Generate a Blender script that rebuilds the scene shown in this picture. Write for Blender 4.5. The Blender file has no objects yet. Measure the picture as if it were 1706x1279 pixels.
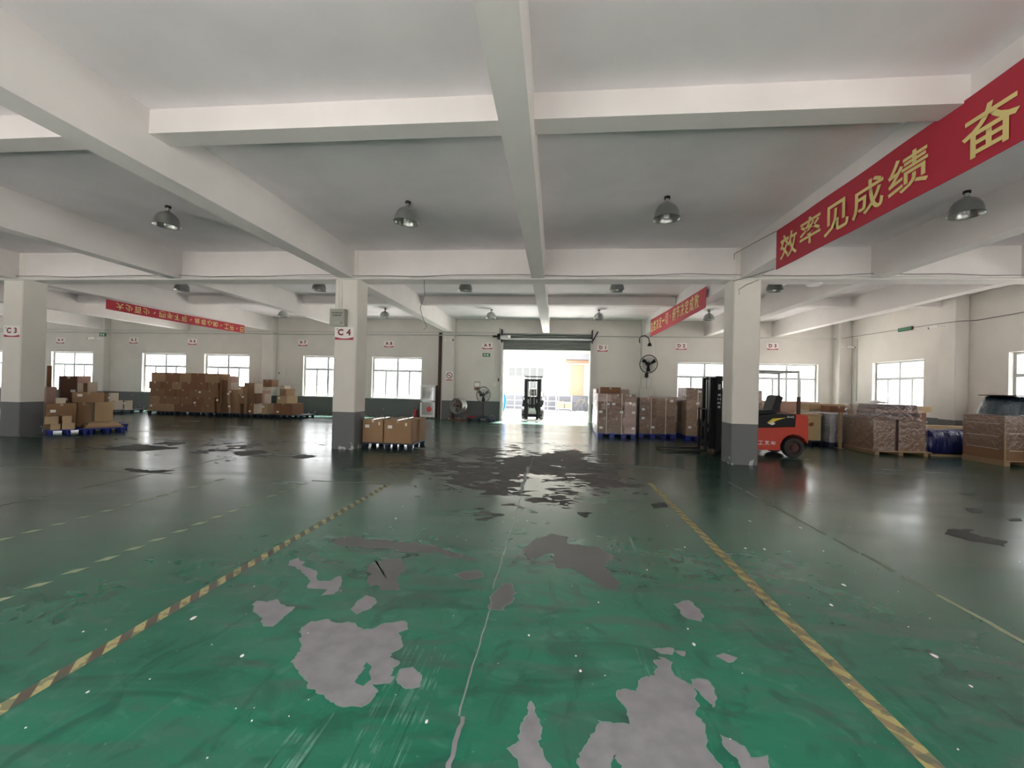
import bpy, bmesh, math, random
from mathutils import Vector, Matrix, noise as MN
random.seed(7)
R = math.radians
sc = bpy.context.scene
COL = sc.collection

# ------------------------------------------------------------------ camera
FPX, YAW, PITCH, ROLL, CX, CY, EYE = 723.4, 0.0978, 0.0066, 0.0234, 853.0, 639.5, 1.5
def ray(px, py):
    u, v = px - CX, py - CY
    c, s = math.cos(ROLL), math.sin(ROLL)
    a, b = u * c + v * s, -u * s + v * c
    r_, up, fw = a, -b, FPX
    d = fw * math.cos(PITCH) - up * math.sin(PITCH)
    z = up * math.cos(PITCH) + fw * math.sin(PITCH)
    return Vector((r_ * math.cos(YAW) - d * math.sin(YAW), r_ * math.sin(YAW) + d * math.cos(YAW), z))
def onY(px, py, Y): r = ray(px, py); t = Y / r.y; return Vector((r.x * t, Y, r.z * t + EYE))
def onX(px, py, X): r = ray(px, py); t = X / r.x; return Vector((X, r.y * t, r.z * t + EYE))
def onZ(px, py, Z=0.0): r = ray(px, py); t = (Z - EYE) / r.z; return Vector((r.x * t, r.y * t, Z))
cam_d = bpy.data.cameras.new('camera')
cam_d.sensor_width = 36.0; cam_d.sensor_fit = 'HORIZONTAL'; cam_d.lens = FPX / 1706 * 36
cam_d.clip_start = 0.05; cam_d.clip_end = 400
cam = bpy.data.objects.new('camera', cam_d); COL.objects.link(cam)
o0 = ray(CX, CY); rx = (ray(CX + 1, CY) - o0).normalized(); uy = -(ray(CX, CY + 1) - o0).normalized(); fw = o0.normalized()
cam.matrix_world = Matrix(((rx.x, uy.x, -fw.x, 0), (rx.y, uy.y, -fw.y, 0), (rx.z, uy.z, -fw.z, EYE), (0, 0, 0, 1)))
sc.camera = cam

# ------------------------------------------------------------------ world, light, exposure
SKY = 3.3
w = bpy.data.worlds.new('overcast_sky'); sc.world = w; w.use_nodes = True
bg = w.node_tree.nodes['Background']
bg.inputs['Color'].default_value = (0.97, 0.99, 1.0, 1); bg.inputs['Strength'].default_value = SKY
sc.view_settings.view_transform = 'Standard'; sc.view_settings.look = 'None'
sc.view_settings.gamma = 1.0; sc.view_settings.use_curve_mapping = False
sc.view_settings.exposure = 0.80
sun_d = bpy.data.lights.new('sun', 'SUN'); sun_d.energy = 50.0; sun_d.angle = R(8); sun_d.color = (1.0, 0.96, 0.90)
sun = bpy.data.objects.new('sun', sun_d); sun.rotation_euler = (R(-30), R(4), 0); COL.objects.link(sun)
sc.cycles.max_bounces = 10; sc.cycles.diffuse_bounces = 6; sc.cycles.glossy_bounces = 4
sc.cycles.transparent_max_bounces = 16; sc.cycles.use_denoising = True
sc.cycles.sample_clamp_indirect = 6.0; sc.cycles.caustics_reflective = False; sc.cycles.caustics_refractive = False
def portal(loc, rot, sx, sy):
    l = bpy.data.lights.new('window_portal', 'AREA'); l.shape = 'RECTANGLE'; l.size = sx; l.size_y = sy
    l.cycles.is_portal = True
    o = bpy.data.objects.new('window_portal', l); o.location = loc; o.rotation_euler = rot; COL.objects.link(o)

# ------------------------------------------------------------------ room dimensions
WY = 19.25      # far wall inner face
WR = 11.98      # right wall
WL = -30.9      # left wall
WF = -5.4       # wall behind the camera
CZ, BZ, SZ = 4.5, 3.86, 4.2
COLX = [-30.55, -22.23, -13.56, -5.005, 3.665]   # left faces of the columns
CW = 0.535

# ------------------------------------------------------------------ materials
def nt(name):
    m = bpy.data.materials.new(name); m.use_nodes = True
    return m, m.node_tree.nodes, m.node_tree.links, m.node_tree.nodes['Principled BSDF']
def mat(name, col, rough=0.6, metal=0.0, var=0.08, scale=6.0, bump=0.0, spec=0.5, stretch=(1, 1, 1), coat=0.0, bdist=0.01):
    m, N, L, b = nt(name)
    b.inputs['Roughness'].default_value = rough; b.inputs['Metallic'].default_value = metal
    b.inputs['Specular IOR Level'].default_value = spec; b.inputs['Coat Weight'].default_value = coat
    tc = N.new('ShaderNodeTexCoord'); mp = N.new('ShaderNodeMapping'); mp.inputs['Scale'].default_value = stretch
    L.new(tc.outputs['Object'], mp.inputs['Vector'])
    ns = N.new('ShaderNodeTexNoise'); ns.inputs['Scale'].default_value = scale; ns.inputs['Detail'].default_value = 5
    L.new(mp.outputs[0], ns.inputs['Vector'])
    mx = N.new('ShaderNodeMix'); mx.data_type = 'RGBA'
    L.new(ns.outputs['Fac'], mx.inputs['Factor'])
    mx.inputs['A'].default_value = tuple(max(0, c * (1 - var)) for c in col) + (1,)
    mx.inputs['B'].default_value = tuple(min(1, c * (1 + var)) for c in col) + (1,)
    L.new(mx.outputs['Result'], b.inputs['Base Color'])
    if bump:
        bp = N.new('ShaderNodeBump'); bp.inputs['Strength'].default_value = bump; bp.inputs['Distance'].default_value = bdist
        L.new(ns.outputs['Fac'], bp.inputs['Height']); L.new(bp.outputs[0], b.inputs['Normal'])
    return m
M = {}
def math_n(N, L, op, a, b=None, clamp=False):
    n = N.new('ShaderNodeMath'); n.operation = op; n.use_clamp = clamp
    for i, v in enumerate((a, b)):
        if v is None: continue
        if isinstance(v, (int, float)): n.inputs[i].default_value = v
        else: L.new(v, n.inputs[i])
    return n.outputs[0]
def wall_mat(name, white=(0.68, 0.645, 0.595), grey=(0.115, 0.12, 0.12), zsplit=0.83, dado=True):
    m, N, L, b = nt(name); b.inputs['Roughness'].default_value = 0.75
    g = N.new('ShaderNodeNewGeometry'); sp = N.new('ShaderNodeSeparateXYZ'); L.new(g.outputs['Position'], sp.inputs[0])
    n1 = N.new('ShaderNodeTexNoise'); n1.inputs['Scale'].default_value = 0.9; n1.inputs['Detail'].default_value = 6
    L.new(g.outputs['Position'], n1.inputs['Vector'])
    r = N.new('ShaderNodeValToRGB'); r.color_ramp.elements[0].position = 0.3; r.color_ramp.elements[1].position = 0.62
    r.color_ramp.elements[0].color = tuple(c * 0.9 for c in white) + (1,); r.color_ramp.elements[1].color = white + (1,)
    L.new(n1.outputs['Fac'], r.inputs[0])
    out = r.outputs[0]
    if dado:
        k = math_n(N, L, 'LESS_THAN', sp.outputs['Z'], zsplit)
        n2 = N.new('ShaderNodeTexNoise'); n2.inputs['Scale'].default_value = 7; n2.inputs['Detail'].default_value = 8
        L.new(g.outputs['Position'], n2.inputs['Vector'])
        # chipped paint near the floor
        lowz = math_n(N, L, 'MULTIPLY', math_n(N, L, 'SUBTRACT', 0.28, sp.outputs['Z'], True), 0.55)
        chip = math_n(N, L, 'GREATER_THAN', math_n(N, L, 'ADD', n2.outputs['Fac'], lowz), 0.72)
        gm = N.new('ShaderNodeMix'); gm.data_type = 'RGBA'; L.new(chip, gm.inputs['Factor'])
        gm.inputs['A'].default_value = grey + (1,); gm.inputs['B'].default_value = (0.45, 0.45, 0.43, 1)
        mx = N.new('ShaderNodeMix'); mx.data_type = 'RGBA'; L.new(k, mx.inputs['Factor'])
        L.new(out, mx.inputs['A']); L.new(gm.outputs['Result'], mx.inputs['B']); out = mx.outputs['Result']
    L.new(out, b.inputs['Base Color'])
    bp = N.new('ShaderNodeBump'); bp.inputs['Strength'].default_value = 0.15; bp.inputs['Distance'].default_value = 0.02
    L.new(n1.outputs['Fac'], bp.inputs['Height']); L.new(bp.outputs[0], b.inputs['Normal'])
    return m
M['wall'] = wall_mat('painted_wall_with_grey_dado', white=(0.65, 0.62, 0.58))
M['column'] = wall_mat('painted_column_with_grey_dado', grey=(0.135, 0.14, 0.14), zsplit=0.845)
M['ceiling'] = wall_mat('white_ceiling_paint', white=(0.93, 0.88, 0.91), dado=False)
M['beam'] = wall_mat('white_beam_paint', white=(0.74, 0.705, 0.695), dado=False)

def floor_mat():
    m, N, L, b = nt('worn_green_epoxy')
    g = N.new('ShaderNodeNewGeometry'); pos = g.outputs['Position']
    sp = N.new('ShaderNodeSeparateXYZ'); L.new(pos, sp.inputs[0])
    def noise(scale, det, stretch=(1, 1, 1), dist=0.0):
        mp = N.new('ShaderNodeMapping'); mp.inputs['Scale'].default_value = stretch; L.new(pos, mp.inputs['Vector'])
        n = N.new('ShaderNodeTexNoise'); n.inputs['Scale'].default_value = scale; n.inputs['Detail'].default_value = det
        n.inputs['Distortion'].default_value = dist
        L.new(mp.outputs[0], n.inputs['Vector']); return n.outputs['Fac']
    def ramp(f, a, c, ca=(0, 0, 0, 1), cc=(1, 1, 1, 1)):
        r = N.new('ShaderNodeValToRGB'); r.color_ramp.elements[0].position = a; r.color_ramp.elements[1].position = c
        r.color_ramp.elements[0].color = ca; r.color_ramp.elements[1].color = cc
        L.new(f, r.inputs[0]); return r.outputs[0]
    def mix(f, a, c):
        x = N.new('ShaderNodeMix'); x.data_type = 'RGBA'; L.new(f, x.inputs['Factor'])
        for k, v in (('A', a), ('B', c)):
            if isinstance(v, tuple): x.inputs[k].default_value = v
            else: L.new(v, x.inputs[k])
        return x.outputs['Result']
    base = ramp(noise(0.5, 6), 0.3, 0.7, (0.011, 0.122, 0.070, 1), (0.016, 0.172, 0.098, 1))
    # aisle traffic wear: dusty grey film on the far and side floor
    scuff = ramp(noise(2.2, 8, (0.5, 1.6, 1), 0.6), 0.52, 0.72)
    base = mix(math_n(N, L, 'MULTIPLY', scuff, 0.40), base, (0.06, 0.16, 0.12, 1))
    drk = ramp(noise(1.3, 7, (0.6, 1.3, 1)), 0.50, 0.85)
    base = mix(math_n(N, L, 'MULTIPLY', drk, 0.45), base, (0.006, 0.045, 0.032, 1))
    smg = ramp(noise(4.5, 8, (1.0, 1.3, 1), 1.2), 0.55, 0.70)
    base = mix(math_n(N, L, 'MULTIPLY', smg, 0.45), base, (0.055, 0.205, 0.14, 1))
    smd = ramp(noise(3.1, 8, (1.4, 0.8, 1), 1.6), 0.56, 0.66)
    base = mix(math_n(N, L, 'MULTIPLY', smd, 0.55), base, (0.007, 0.065, 0.045, 1))
    def track(xc, wd, y0, y1):
        a = math_n(N, L, 'LESS_THAN', math_n(N, L, 'ABSOLUTE', math_n(N, L, 'SUBTRACT', sp.outputs['X'], xc)), wd)
        b2 = math_n(N, L, 'LESS_THAN', math_n(N, L, 'ABSOLUTE', math_n(N, L, 'SUBTRACT', sp.outputs['Y'], (y0 + y1) / 2)), (y1 - y0) / 2)
        return math_n(N, L, 'MULTIPLY', a, b2)
    tr = math_n(N, L, 'MAXIMUM', track(-0.68, 0.13, 0.5, 2.45), math_n(N, L, 'MAXIMUM', track(0.60, 0.10, 1.2, 2.6), track(-1.02, 0.07, 0.5, 1.9)))
    sk = ramp(noise(1.0, 5, (70, 2.2, 1)), 0.52, 0.62); brk = ramp(noise(9, 4), 0.42, 0.58)
    base = mix(math_n(N, L, 'MULTIPLY', math_n(N, L, 'MULTIPLY', tr, math_n(N, L, 'MULTIPLY', sk, brk)), 0.8), base, (0.13, 0.27, 0.21, 1))
    sk2 = ramp(noise(1.0, 5, (50, 1.1, 1)), 0.58, 0.66)
    base = mix(math_n(N, L, 'MULTIPLY', tr, math_n(N, L, 'MULTIPLY', sk2, 0.75)), base, (0.008, 0.05, 0.035, 1))
    lng = ramp(noise(1.0, 4, (16, 0.35, 1), 0.3), 0.64, 0.70)
    base = mix(math_n(N, L, 'MULTIPLY', lng, 0.25), base, (0.06, 0.18, 0.13, 1))
    fine = ramp(noise(38, 3), 0.68, 0.78)
    base = mix(math_n(N, L, 'MULTIPLY', fine, 0.55), base, (0.13, 0.28, 0.22, 1))
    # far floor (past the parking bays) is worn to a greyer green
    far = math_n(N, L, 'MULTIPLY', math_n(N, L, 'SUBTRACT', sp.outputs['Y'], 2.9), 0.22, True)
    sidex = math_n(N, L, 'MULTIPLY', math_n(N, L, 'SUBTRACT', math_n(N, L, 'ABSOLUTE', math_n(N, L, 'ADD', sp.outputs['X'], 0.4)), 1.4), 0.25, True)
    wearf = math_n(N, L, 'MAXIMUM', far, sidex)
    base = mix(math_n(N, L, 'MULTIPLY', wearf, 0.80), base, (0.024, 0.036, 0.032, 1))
    dst = ramp(noise(2.4, 9, (0.6, 1.7, 1), 0.9), 0.50, 0.66)
    base = mix(math_n(N, L, 'MULTIPLY', dst, 0.45), base, (0.062, 0.092, 0.080, 1))
    dsk = ramp(noise(1.7, 9, (0.8, 1.9, 1), 1.1), 0.54, 0.64)
    base = mix(math_n(N, L, 'MULTIPLY', dsk, 0.35), base, (0.010, 0.022, 0.019, 1))
    # bare concrete where the coating has come off in the central aisle (world-space region)
    dx = math_n(N, L, 'DIVIDE', math_n(N, L, 'ADD', sp.outputs['X'], 0.5), 3.3)
    dy = math_n(N, L, 'DIVIDE', math_n(N, L, 'SUBTRACT', sp.outputs['Y'], 8.3), 4.4)
    rr = math_n(N, L, 'ADD', math_n(N, L, 'MULTIPLY', dx, dx), math_n(N, L, 'MULTIPLY', dy, dy))
    reg = math_n(N, L, 'SUBTRACT', 1.0, rr, True)
    dx2 = math_n(N, L, 'DIVIDE', math_n(N, L, 'ADD', sp.outputs['X'], 7.5), 8.0)
    dy2 = math_n(N, L, 'DIVIDE', math_n(N, L, 'SUBTRACT', sp.outputs['Y'], 9.3), 2.6)
    reg2 = math_n(N, L, 'MULTIPLY', math_n(N, L, 'SUBTRACT', 1.0, math_n(N, L, 'ADD', math_n(N, L, 'MULTIPLY', dx2, dx2), math_n(N, L, 'MULTIPLY', dy2, dy2)), True), 0.55)
    reg = math_n(N, L, 'MAXIMUM', reg, reg2)
    pn = math_n(N, L, 'ADD', math_n(N, L, 'MULTIPLY', noise(1.0, 4, (0.9, 0.8, 1), 0.3), 0.55), math_n(N, L, 'MULTIPLY', noise(4.6, 8, (0.7, 1.3, 1), 0.8), 0.45))
    f = math_n(N, L, 'SUBTRACT', math_n(N, L, 'ADD', pn, math_n(N, L, 'MULTIPLY', reg, 0.300)), 0.10)
    worn = ramp(f, 0.615, 0.622)
    conc = ramp(noise(4, 6), 0.35, 0.65, (0.045, 0.043, 0.040, 1), (0.075, 0.070, 0.066, 1))
    base = mix(worn, base, conc)
    L.new(base, b.inputs['Base Color'])
    rn = ramp(noise(0.9, 6, (0.5, 1.5, 1), 0.5), 0.3, 0.75, (0.17, 0.17, 0.17, 1), (0.30, 0.30, 0.30, 1))
    rough = mix(worn, rn, (0.75, 0.75, 0.75, 1))
    L.new(rough, b.inputs['Roughness'])
    b.inputs['Specular IOR Level'].default_value = 0.5
    bp = N.new('ShaderNodeBump'); bp.inputs['Strength'].default_value = 0.12; bp.inputs['Distance'].default_value = 0.01
    L.new(noise(3.0, 9), bp.inputs['Height']); L.new(bp.outputs[0], b.inputs['Normal'])
    return m
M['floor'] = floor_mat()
M['concrete'] = mat('bare_concrete', (0.205, 0.20, 0.212), 0.55, var=0.40, scale=9, bump=0.1)
M['concrete_faint'] = mat('thin_worn_concrete', (0.10, 0.105, 0.10), 0.5, var=0.2, scale=5)
M['concrete_edge'] = mat('patch_edge_primer', (0.19, 0.23, 0.22), 0.6, var=0.2, scale=12)
M['concrete_dark'] = mat('dark_worn_concrete', (0.035, 0.036, 0.035), 0.7, var=0.2, scale=5)
M['bounce_floor'] = mat('pale_bounce_floor', (0.36, 0.35, 0.35), 0.8)  # pale tone for the added floor sheet that bounces light upward
M['green'] = mat('green_epoxy_island', (0.013, 0.15, 0.088), 0.3)
M['white_metal'] = mat('window_frame_aluminium', (0.42, 0.44, 0.45), 0.4, 0.3)
M['steel'] = mat('galvanised_steel', (0.42, 0.43, 0.41), 0.45, 0.6)
M['alu'] = mat('spun_aluminium', (0.30, 0.31, 0.295), 0.32, 0.85, var=0.1, scale=10)
M['shutter'] = mat('grey_green_shutter_steel', (0.16, 0.175, 0.16), 0.45, 0.2)
M['black'] = mat('black_paint', (0.008, 0.008, 0.009), 0.45, spec=0.25)
M['rubber'] = mat('tyre_rubber', (0.02, 0.02, 0.02), 0.75, bump=0.2, scale=30)
M['orange'] = mat('orange_red_paint', (0.50, 0.040, 0.016), 0.4, coat=0.1)
M['cream_paint'] = mat('pale_forklift_paint', (0.75, 0.74, 0.70), 0.4)
M['redbrown'] = mat('red_brown_pipe_paint', (0.05, 0.016, 0.010), 0.55)
M['blue'] = mat('blue_pallet_plastic', (0.010, 0.020, 0.22), 0.45)
M['navy'] = mat('dark_navy_plastic', (0.008, 0.012, 0.035), 0.45)
M['banner'] = mat('red_banner_cloth', (0.36, 0.014, 0.034), 0.75, var=0.05, bump=0.05)
M['banner_text'] = mat('yellow_banner_print', (0.62, 0.50, 0.20), 0.7, var=0.10, scale=9)
M['sign'] = mat('sign_white', (0.80, 0.76, 0.74), 0.4, var=0.02)
M['sign_red'] = mat('sign_red', (0.35, 0.012, 0.03), 0.5, var=0.05)
M['sign_text'] = mat('sign_maroon_text', (0.20, 0.010, 0.022), 0.5, var=0.05)
M['grey_box'] = mat('grey_enclosure_paint', (0.30, 0.30, 0.26), 0.5)
M['paper'] = mat('white_label_paper', (0.78, 0.76, 0.74), 0.6, var=0.03)
M['tape'] = mat('packing_tape', (0.40, 0.28, 0.15), 0.2, var=0.05)
M['tape_clear'] = mat('clear_packing_tape', (0.42, 0.33, 0.22), 0.12, var=0.05, coat=0.6)
M['red'] = mat('red_enamel', (0.42, 0.012, 0.02), 0.35)
M['exit_green'] = mat('exit_sign_green', (0.02, 0.20, 0.09), 0.4)
M['pvc'] = mat('white_pvc_conduit', (0.62, 0.61, 0.58), 0.5)
M['white'] = mat('white_plastic', (0.80, 0.80, 0.78), 0.45, var=0.02)
M['wood'] = mat('pallet_wood', (0.30, 0.20, 0.11), 0.7, var=0.25, scale=8, stretch=(1, 6, 6))
M['wire'] = mat('dark_wire', (0.06, 0.06, 0.06), 0.6)
M['rope'] = mat('pale_strapping_band', (0.72, 0.66, 0.52), 0.5)
M['beige'] = mat('beige_carton_board', (0.48, 0.37, 0.19), 0.6)
M['greyfilm'] = mat('grey_bagged_goods', (0.33, 0.34, 0.36), 0.4, bump=0.3, scale=9)
M['tarp_navy'] = mat('navy_blue_tarpaulin', (0.010, 0.013, 0.085), 0.26, bump=1.0, scale=5, var=0.25, stretch=(2.5, 1, 1), bdist=0.06)
M['tarp_blue'] = mat('sky_blue_tarpaulin', (0.06, 0.22, 0.55), 0.4, bump=0.5, scale=5)
M['darkwrap'] = mat('dark_teal_rolled_fabric', (0.012, 0.028, 0.045), 0.38, bump=1.0, scale=8, coat=0.3, bdist=0.05)
M['rusty'] = mat('rusty_orange_frame', (0.22, 0.06, 0.03), 0.6)
M['glassdark'] = mat('dark_glazing', (0.05, 0.06, 0.05), 0.12)
M['yellow'] = mat('yellow_emblem', (0.75, 0.55, 0.06), 0.5)
M['yard'] = mat('pale_yard_concrete', (0.62, 0.62, 0.60), 0.8)
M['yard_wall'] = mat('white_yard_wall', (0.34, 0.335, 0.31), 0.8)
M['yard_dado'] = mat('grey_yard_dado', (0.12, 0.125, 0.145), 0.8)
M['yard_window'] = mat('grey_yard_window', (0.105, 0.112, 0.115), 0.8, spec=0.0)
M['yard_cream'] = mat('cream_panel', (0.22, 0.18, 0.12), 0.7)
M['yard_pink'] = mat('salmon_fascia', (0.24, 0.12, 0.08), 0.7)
CB = [mat('cardboard_%s' % n, c, 0.75, var=0.10, scale=3, bump=0.05, spec=0.3) for n, c in
      (('tan', (0.30, 0.185, 0.10)), ('brown', (0.22, 0.125, 0.065)), ('red_brown', (0.20, 0.095, 0.05)), ('light', (0.42, 0.30, 0.17)), ('dark', (0.10, 0.05, 0.03)), ('pale', (0.55, 0.47, 0.37)), ('pink', (0.42, 0.27, 0.22)))]
CN = ['tan', 'brown', 'reddish brown', 'light tan', 'dark brown', 'pale', 'pinkish']
TAN, BROWN, REDB, LIGHT, DARK, PALE, PINK = range(7)
def hazard_mat(name, ca, cb, fade):
    m, N, L, b = nt(name); b.inputs['Roughness'].default_value = 0.5
    g = N.new('ShaderNodeNewGeometry'); sp = N.new('ShaderNodeSeparateXYZ'); L.new(g.outputs['Position'], sp.inputs[0])
    t = math_n(N, L, 'ADD', math_n(N, L, 'MULTIPLY', sp.outputs['X'], 8.0), math_n(N, L, 'MULTIPLY', sp.outputs['Y'], 6.2))
    k = math_n(N, L, 'GREATER_THAN', math_n(N, L, 'FRACT', t), 0.5)
    n2 = N.new('ShaderNodeTexNoise'); n2.inputs['Scale'].default_value = 14; n2.inputs['Detail'].default_value = 6; L.new(g.outputs['Position'], n2.inputs['Vector'])
    mx = N.new('ShaderNodeMix'); mx.data_type = 'RGBA'; L.new(k, mx.inputs['Factor']); mx.inputs['A'].default_value = ca + (1,); mx.inputs['B'].default_value = cb + (1,)
    m2 = N.new('ShaderNodeMix'); m2.data_type = 'RGBA'
    L.new(math_n(N, L, 'MULTIPLY', math_n(N, L, 'GREATER_THAN', n2.outputs['Fac'], fade), 0.6), m2.inputs['Factor'])
    L.new(mx.outputs['Result'], m2.inputs['A']); m2.inputs['B'].default_value = (0.05, 0.085, 0.065, 1)
    L.new(m2.outputs['Result'], b.inputs['Base Color'])
    return m
M['hazard'] = hazard_mat('yellow_black_floor_tape', (0.35, 0.32, 0.15), (0.085, 0.070, 0.050), 0.53)
M['hazard_r'] = hazard_mat('worn_yellow_floor_tape', (0.34, 0.30, 0.12), (0.20, 0.16, 0.085), 0.54)
M['dash'] = mat('faded_yellow_dash', (0.24, 0.26, 0.17), 0.6, var=0.3, scale=20)
M['faint'] = mat('faint_line_paint', (0.15, 0.16, 0.125), 0.6, var=0.35, scale=16)
def film_mat(name, op=0.12, rough=0.14, bump=1.0):
    m, N, L, b = nt(name); out = N['Material Output']; N.remove(b)
    gl = N.new('ShaderNodeBsdfGlossy'); gl.inputs['Roughness'].default_value = rough; gl.inputs['Color'].default_value = (.95, .95, 1, 1)
    tr = N.new('ShaderNodeBsdfTransparent'); tr.inputs['Color'].default_value = (.97, .97, .97, 1)
    lw = N.new('ShaderNodeLayerWeight'); lw.inputs['Blend'].default_value = .35
    mx = N.new('ShaderNodeMixShader'); L.new(math_n(N, L, 'ADD', math_n(N, L, 'MULTIPLY', lw.outputs['Facing'], op * 2), op * .5), mx.inputs[0])
    if bump:
        n = N.new('ShaderNodeTexNoise'); n.inputs['Scale'].default_value = 6; n.inputs['Detail'].default_value = 3; n.inputs['Distortion'].default_value = 1.5
        tc = N.new('ShaderNodeTexCoord'); L.new(tc.outputs['Object'], n.inputs['Vector'])
        bp = N.new('ShaderNodeBump'); bp.inputs['Strength'].default_value = bump; bp.inputs['Distance'].default_value = 0.06
        L.new(n.outputs['Fac'], bp.inputs['Height']); L.new(bp.outputs[0], gl.inputs['Normal'])
    L.new(tr.outputs[0], mx.inputs[1]); L.new(gl.outputs[0], mx.inputs[2]); L.new(mx.outputs[0], out.inputs[0])
    return m
M['film'] = film_mat('clear_stretch_film', 0.17, 0.10)
M['pane'] = film_mat('window_pane_glass', 0.10, 0.05, 0)

# ------------------------------------------------------------------ mesh helpers
class MB:
    def __init__(s): s.v = []; s.f = []; s.sm = False
    def _add(s, vs, fs):
        n = len(s.v); s.v += [Vector(v) for v in vs]; s.f += [tuple(i + n for i in f) for f in fs]; return s
    def box(s, x0, x1, y0, y1, z0, z1):
        return s._add([(x0, y0, z0), (x1, y0, z0), (x1, y1, z0), (x0, y1, z0), (x0, y0, z1), (x1, y0, z1), (x1, y1, z1), (x0, y1, z1)],
                      [(0, 3, 2, 1), (4, 5, 6, 7), (0, 1, 5, 4), (1, 2, 6, 5), (2, 3, 7, 6), (3, 0, 4, 7)])
    def prism(s, pts, axis, a, b):      # polygon pts extruded along axis from a to b
        def P(p, t): return {'y': (p[0], t, p[1]), 'x': (t, p[0], p[1]), 'z': (p[0], p[1], t)}[axis]
        n = len(pts); vs = [P(p, a) for p in pts] + [P(p, b) for p in pts]
        return s._add(vs, [tuple(range(n))[::-1], tuple(range(n, 2 * n))] + [(i, (i + 1) % n, n + (i + 1) % n, n + i) for i in range(n)])
    def cyl(s, c, r, h, axis='z', n=16, r2=None):
        c = Vector(c); r2 = r if r2 is None else r2
        ax = {'x': (Vector((0, 1, 0)), Vector((0, 0, 1)), Vector((1, 0, 0))), 'y': (Vector((0, 0, 1)), Vector((1, 0, 0)), Vector((0, 1, 0))), 'z': (Vector((1, 0, 0)), Vector((0, 1, 0)), Vector((0, 0, 1)))}[axis]
        vs = []
        for t, q in ((0, r), (h, r2)):
            for i in range(n):
                a = 2 * math.pi * i / n; vs.append(c + ax[2] * t + ax[0] * (q * math.cos(a)) + ax[1] * (q * math.sin(a)))
        return s._add(vs, [tuple(range(n))[::-1], tuple(range(n, 2 * n))] + [(i, (i + 1) % n, n + (i + 1) % n, n + i) for i in range(n)])
    def lathe(s, prof, c=(0, 0, 0), n=24, axis='z', closed=False):
        c = Vector(c); vs = []
        for r, z in prof:
            for i in range(n):
                a = 2 * math.pi * i / n; x, y = r * math.cos(a), r * math.sin(a)
                vs.append(c + Vector({'z': (x, y, z), 'y': (x, z, y), 'x': (z, x, y)}[axis]))
        m = len(prof); fs = []
        for j in range(m if closed else m - 1):
            k = (j + 1) % m
            for i in range(n): fs.append((j * n + i, j * n + (i + 1) % n, k * n + (i + 1) % n, k * n + i))
        return s._add(vs, fs)
    def tube(s, pts, r, n=6):
        pts = [Vector(p) for p in pts]; vs = []; m = len(pts)
        for j, p in enumerate(pts):
            d = (pts[min(j + 1, m - 1)] - pts[max(j - 1, 0)]).normalized()
            u = d.cross(Vector((0, 0, 1)) if abs(d.z) < 0.9 else Vector((1, 0, 0))).normalized(); v = d.cross(u)
            for i in range(n):
                a = 2 * math.pi * i / n; vs.append(p + u * (r * math.cos(a)) + v * (r * math.sin(a)))
        fs = [tuple(range(n)), tuple(range((m - 1) * n, m * n))[::-1]]
        for j in range(m - 1):
            for i in range(n): fs.append((j * n + i, j * n + (i + 1) % n, (j + 1) * n + (i + 1) % n, (j + 1) * n + i))
        return s._add(vs, fs)
    def ring(s, c, Rr, r, axis='y', n=24, k=6):
        c = Vector(c); prof = [(Rr + r * math.cos(2 * math.pi * i / k), r * math.sin(2 * math.pi * i / k)) for i in range(k)]
        return s.lathe(prof, c, n, axis, True)
    def build(s, name, m, parent=None, smooth=False, loc=None):
        me = bpy.data.meshes.new(name); org = Vector(loc) if loc is not None else Vector((0, 0, 0))
        me.from_pydata([v - org for v in s.v], [], s.f); me.materials.append(m)
        bm = bmesh.new(); bm.from_mesh(me); bmesh.ops.recalc_face_normals(bm, faces=bm.faces); bm.to_mesh(me); bm.free()
        if smooth:
            for p in me.polygons: p.use_smooth = len(p.vertices) == 4
            try: me.set_sharp_from_angle(angle=R(40))
            except Exception: pass
        o = bpy.data.objects.new(name, me); COL.objects.link(o)
        if parent is not None: o.parent = parent
        o.location = org
        return o
def tag(o, label=None, cat=None, group=None, kind=None):
    for k, v in (('label', label), ('category', cat), ('group', group), ('kind', kind)):
        if v: o[k] = v
    return o
def thing(name, label, cat, loc=(0, 0, 0), rz=0.0, group=None):
    o = bpy.data.objects.new(name, None); o.empty_display_size = 0.1; COL.objects.link(o)
    o.location = loc; o.rotation_euler = (0, 0, rz)
    return tag(o, label, cat, group)
def struct(mb, name, m, parent=None, label=None, smooth=False):
    o = mb.build(name, m, parent, smooth)
    if parent is None: tag(o, label or name.replace('_', ' '), None, None, 'structure')
    return o
def copy_tree(o, parent=None):
    c = o.copy(); COL.objects.link(c)
    if parent is not None: c.parent = parent
    for ch in list(o.children): copy_tree(ch, c)
    return c
FACING = {'-y': Matrix(((1, 0, 0), (0, 0, -1), (0, 1, 0))), '-x': Matrix(((0, 0, -1), (-1, 0, 0), (0, 1, 0))), '+x': Matrix(((0, 0, 1), (1, 0, 0), (0, 1, 0))),
          '+y': Matrix(((-1, 0, 0), (0, 0, 1), (0, 1, 0)))}
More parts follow.
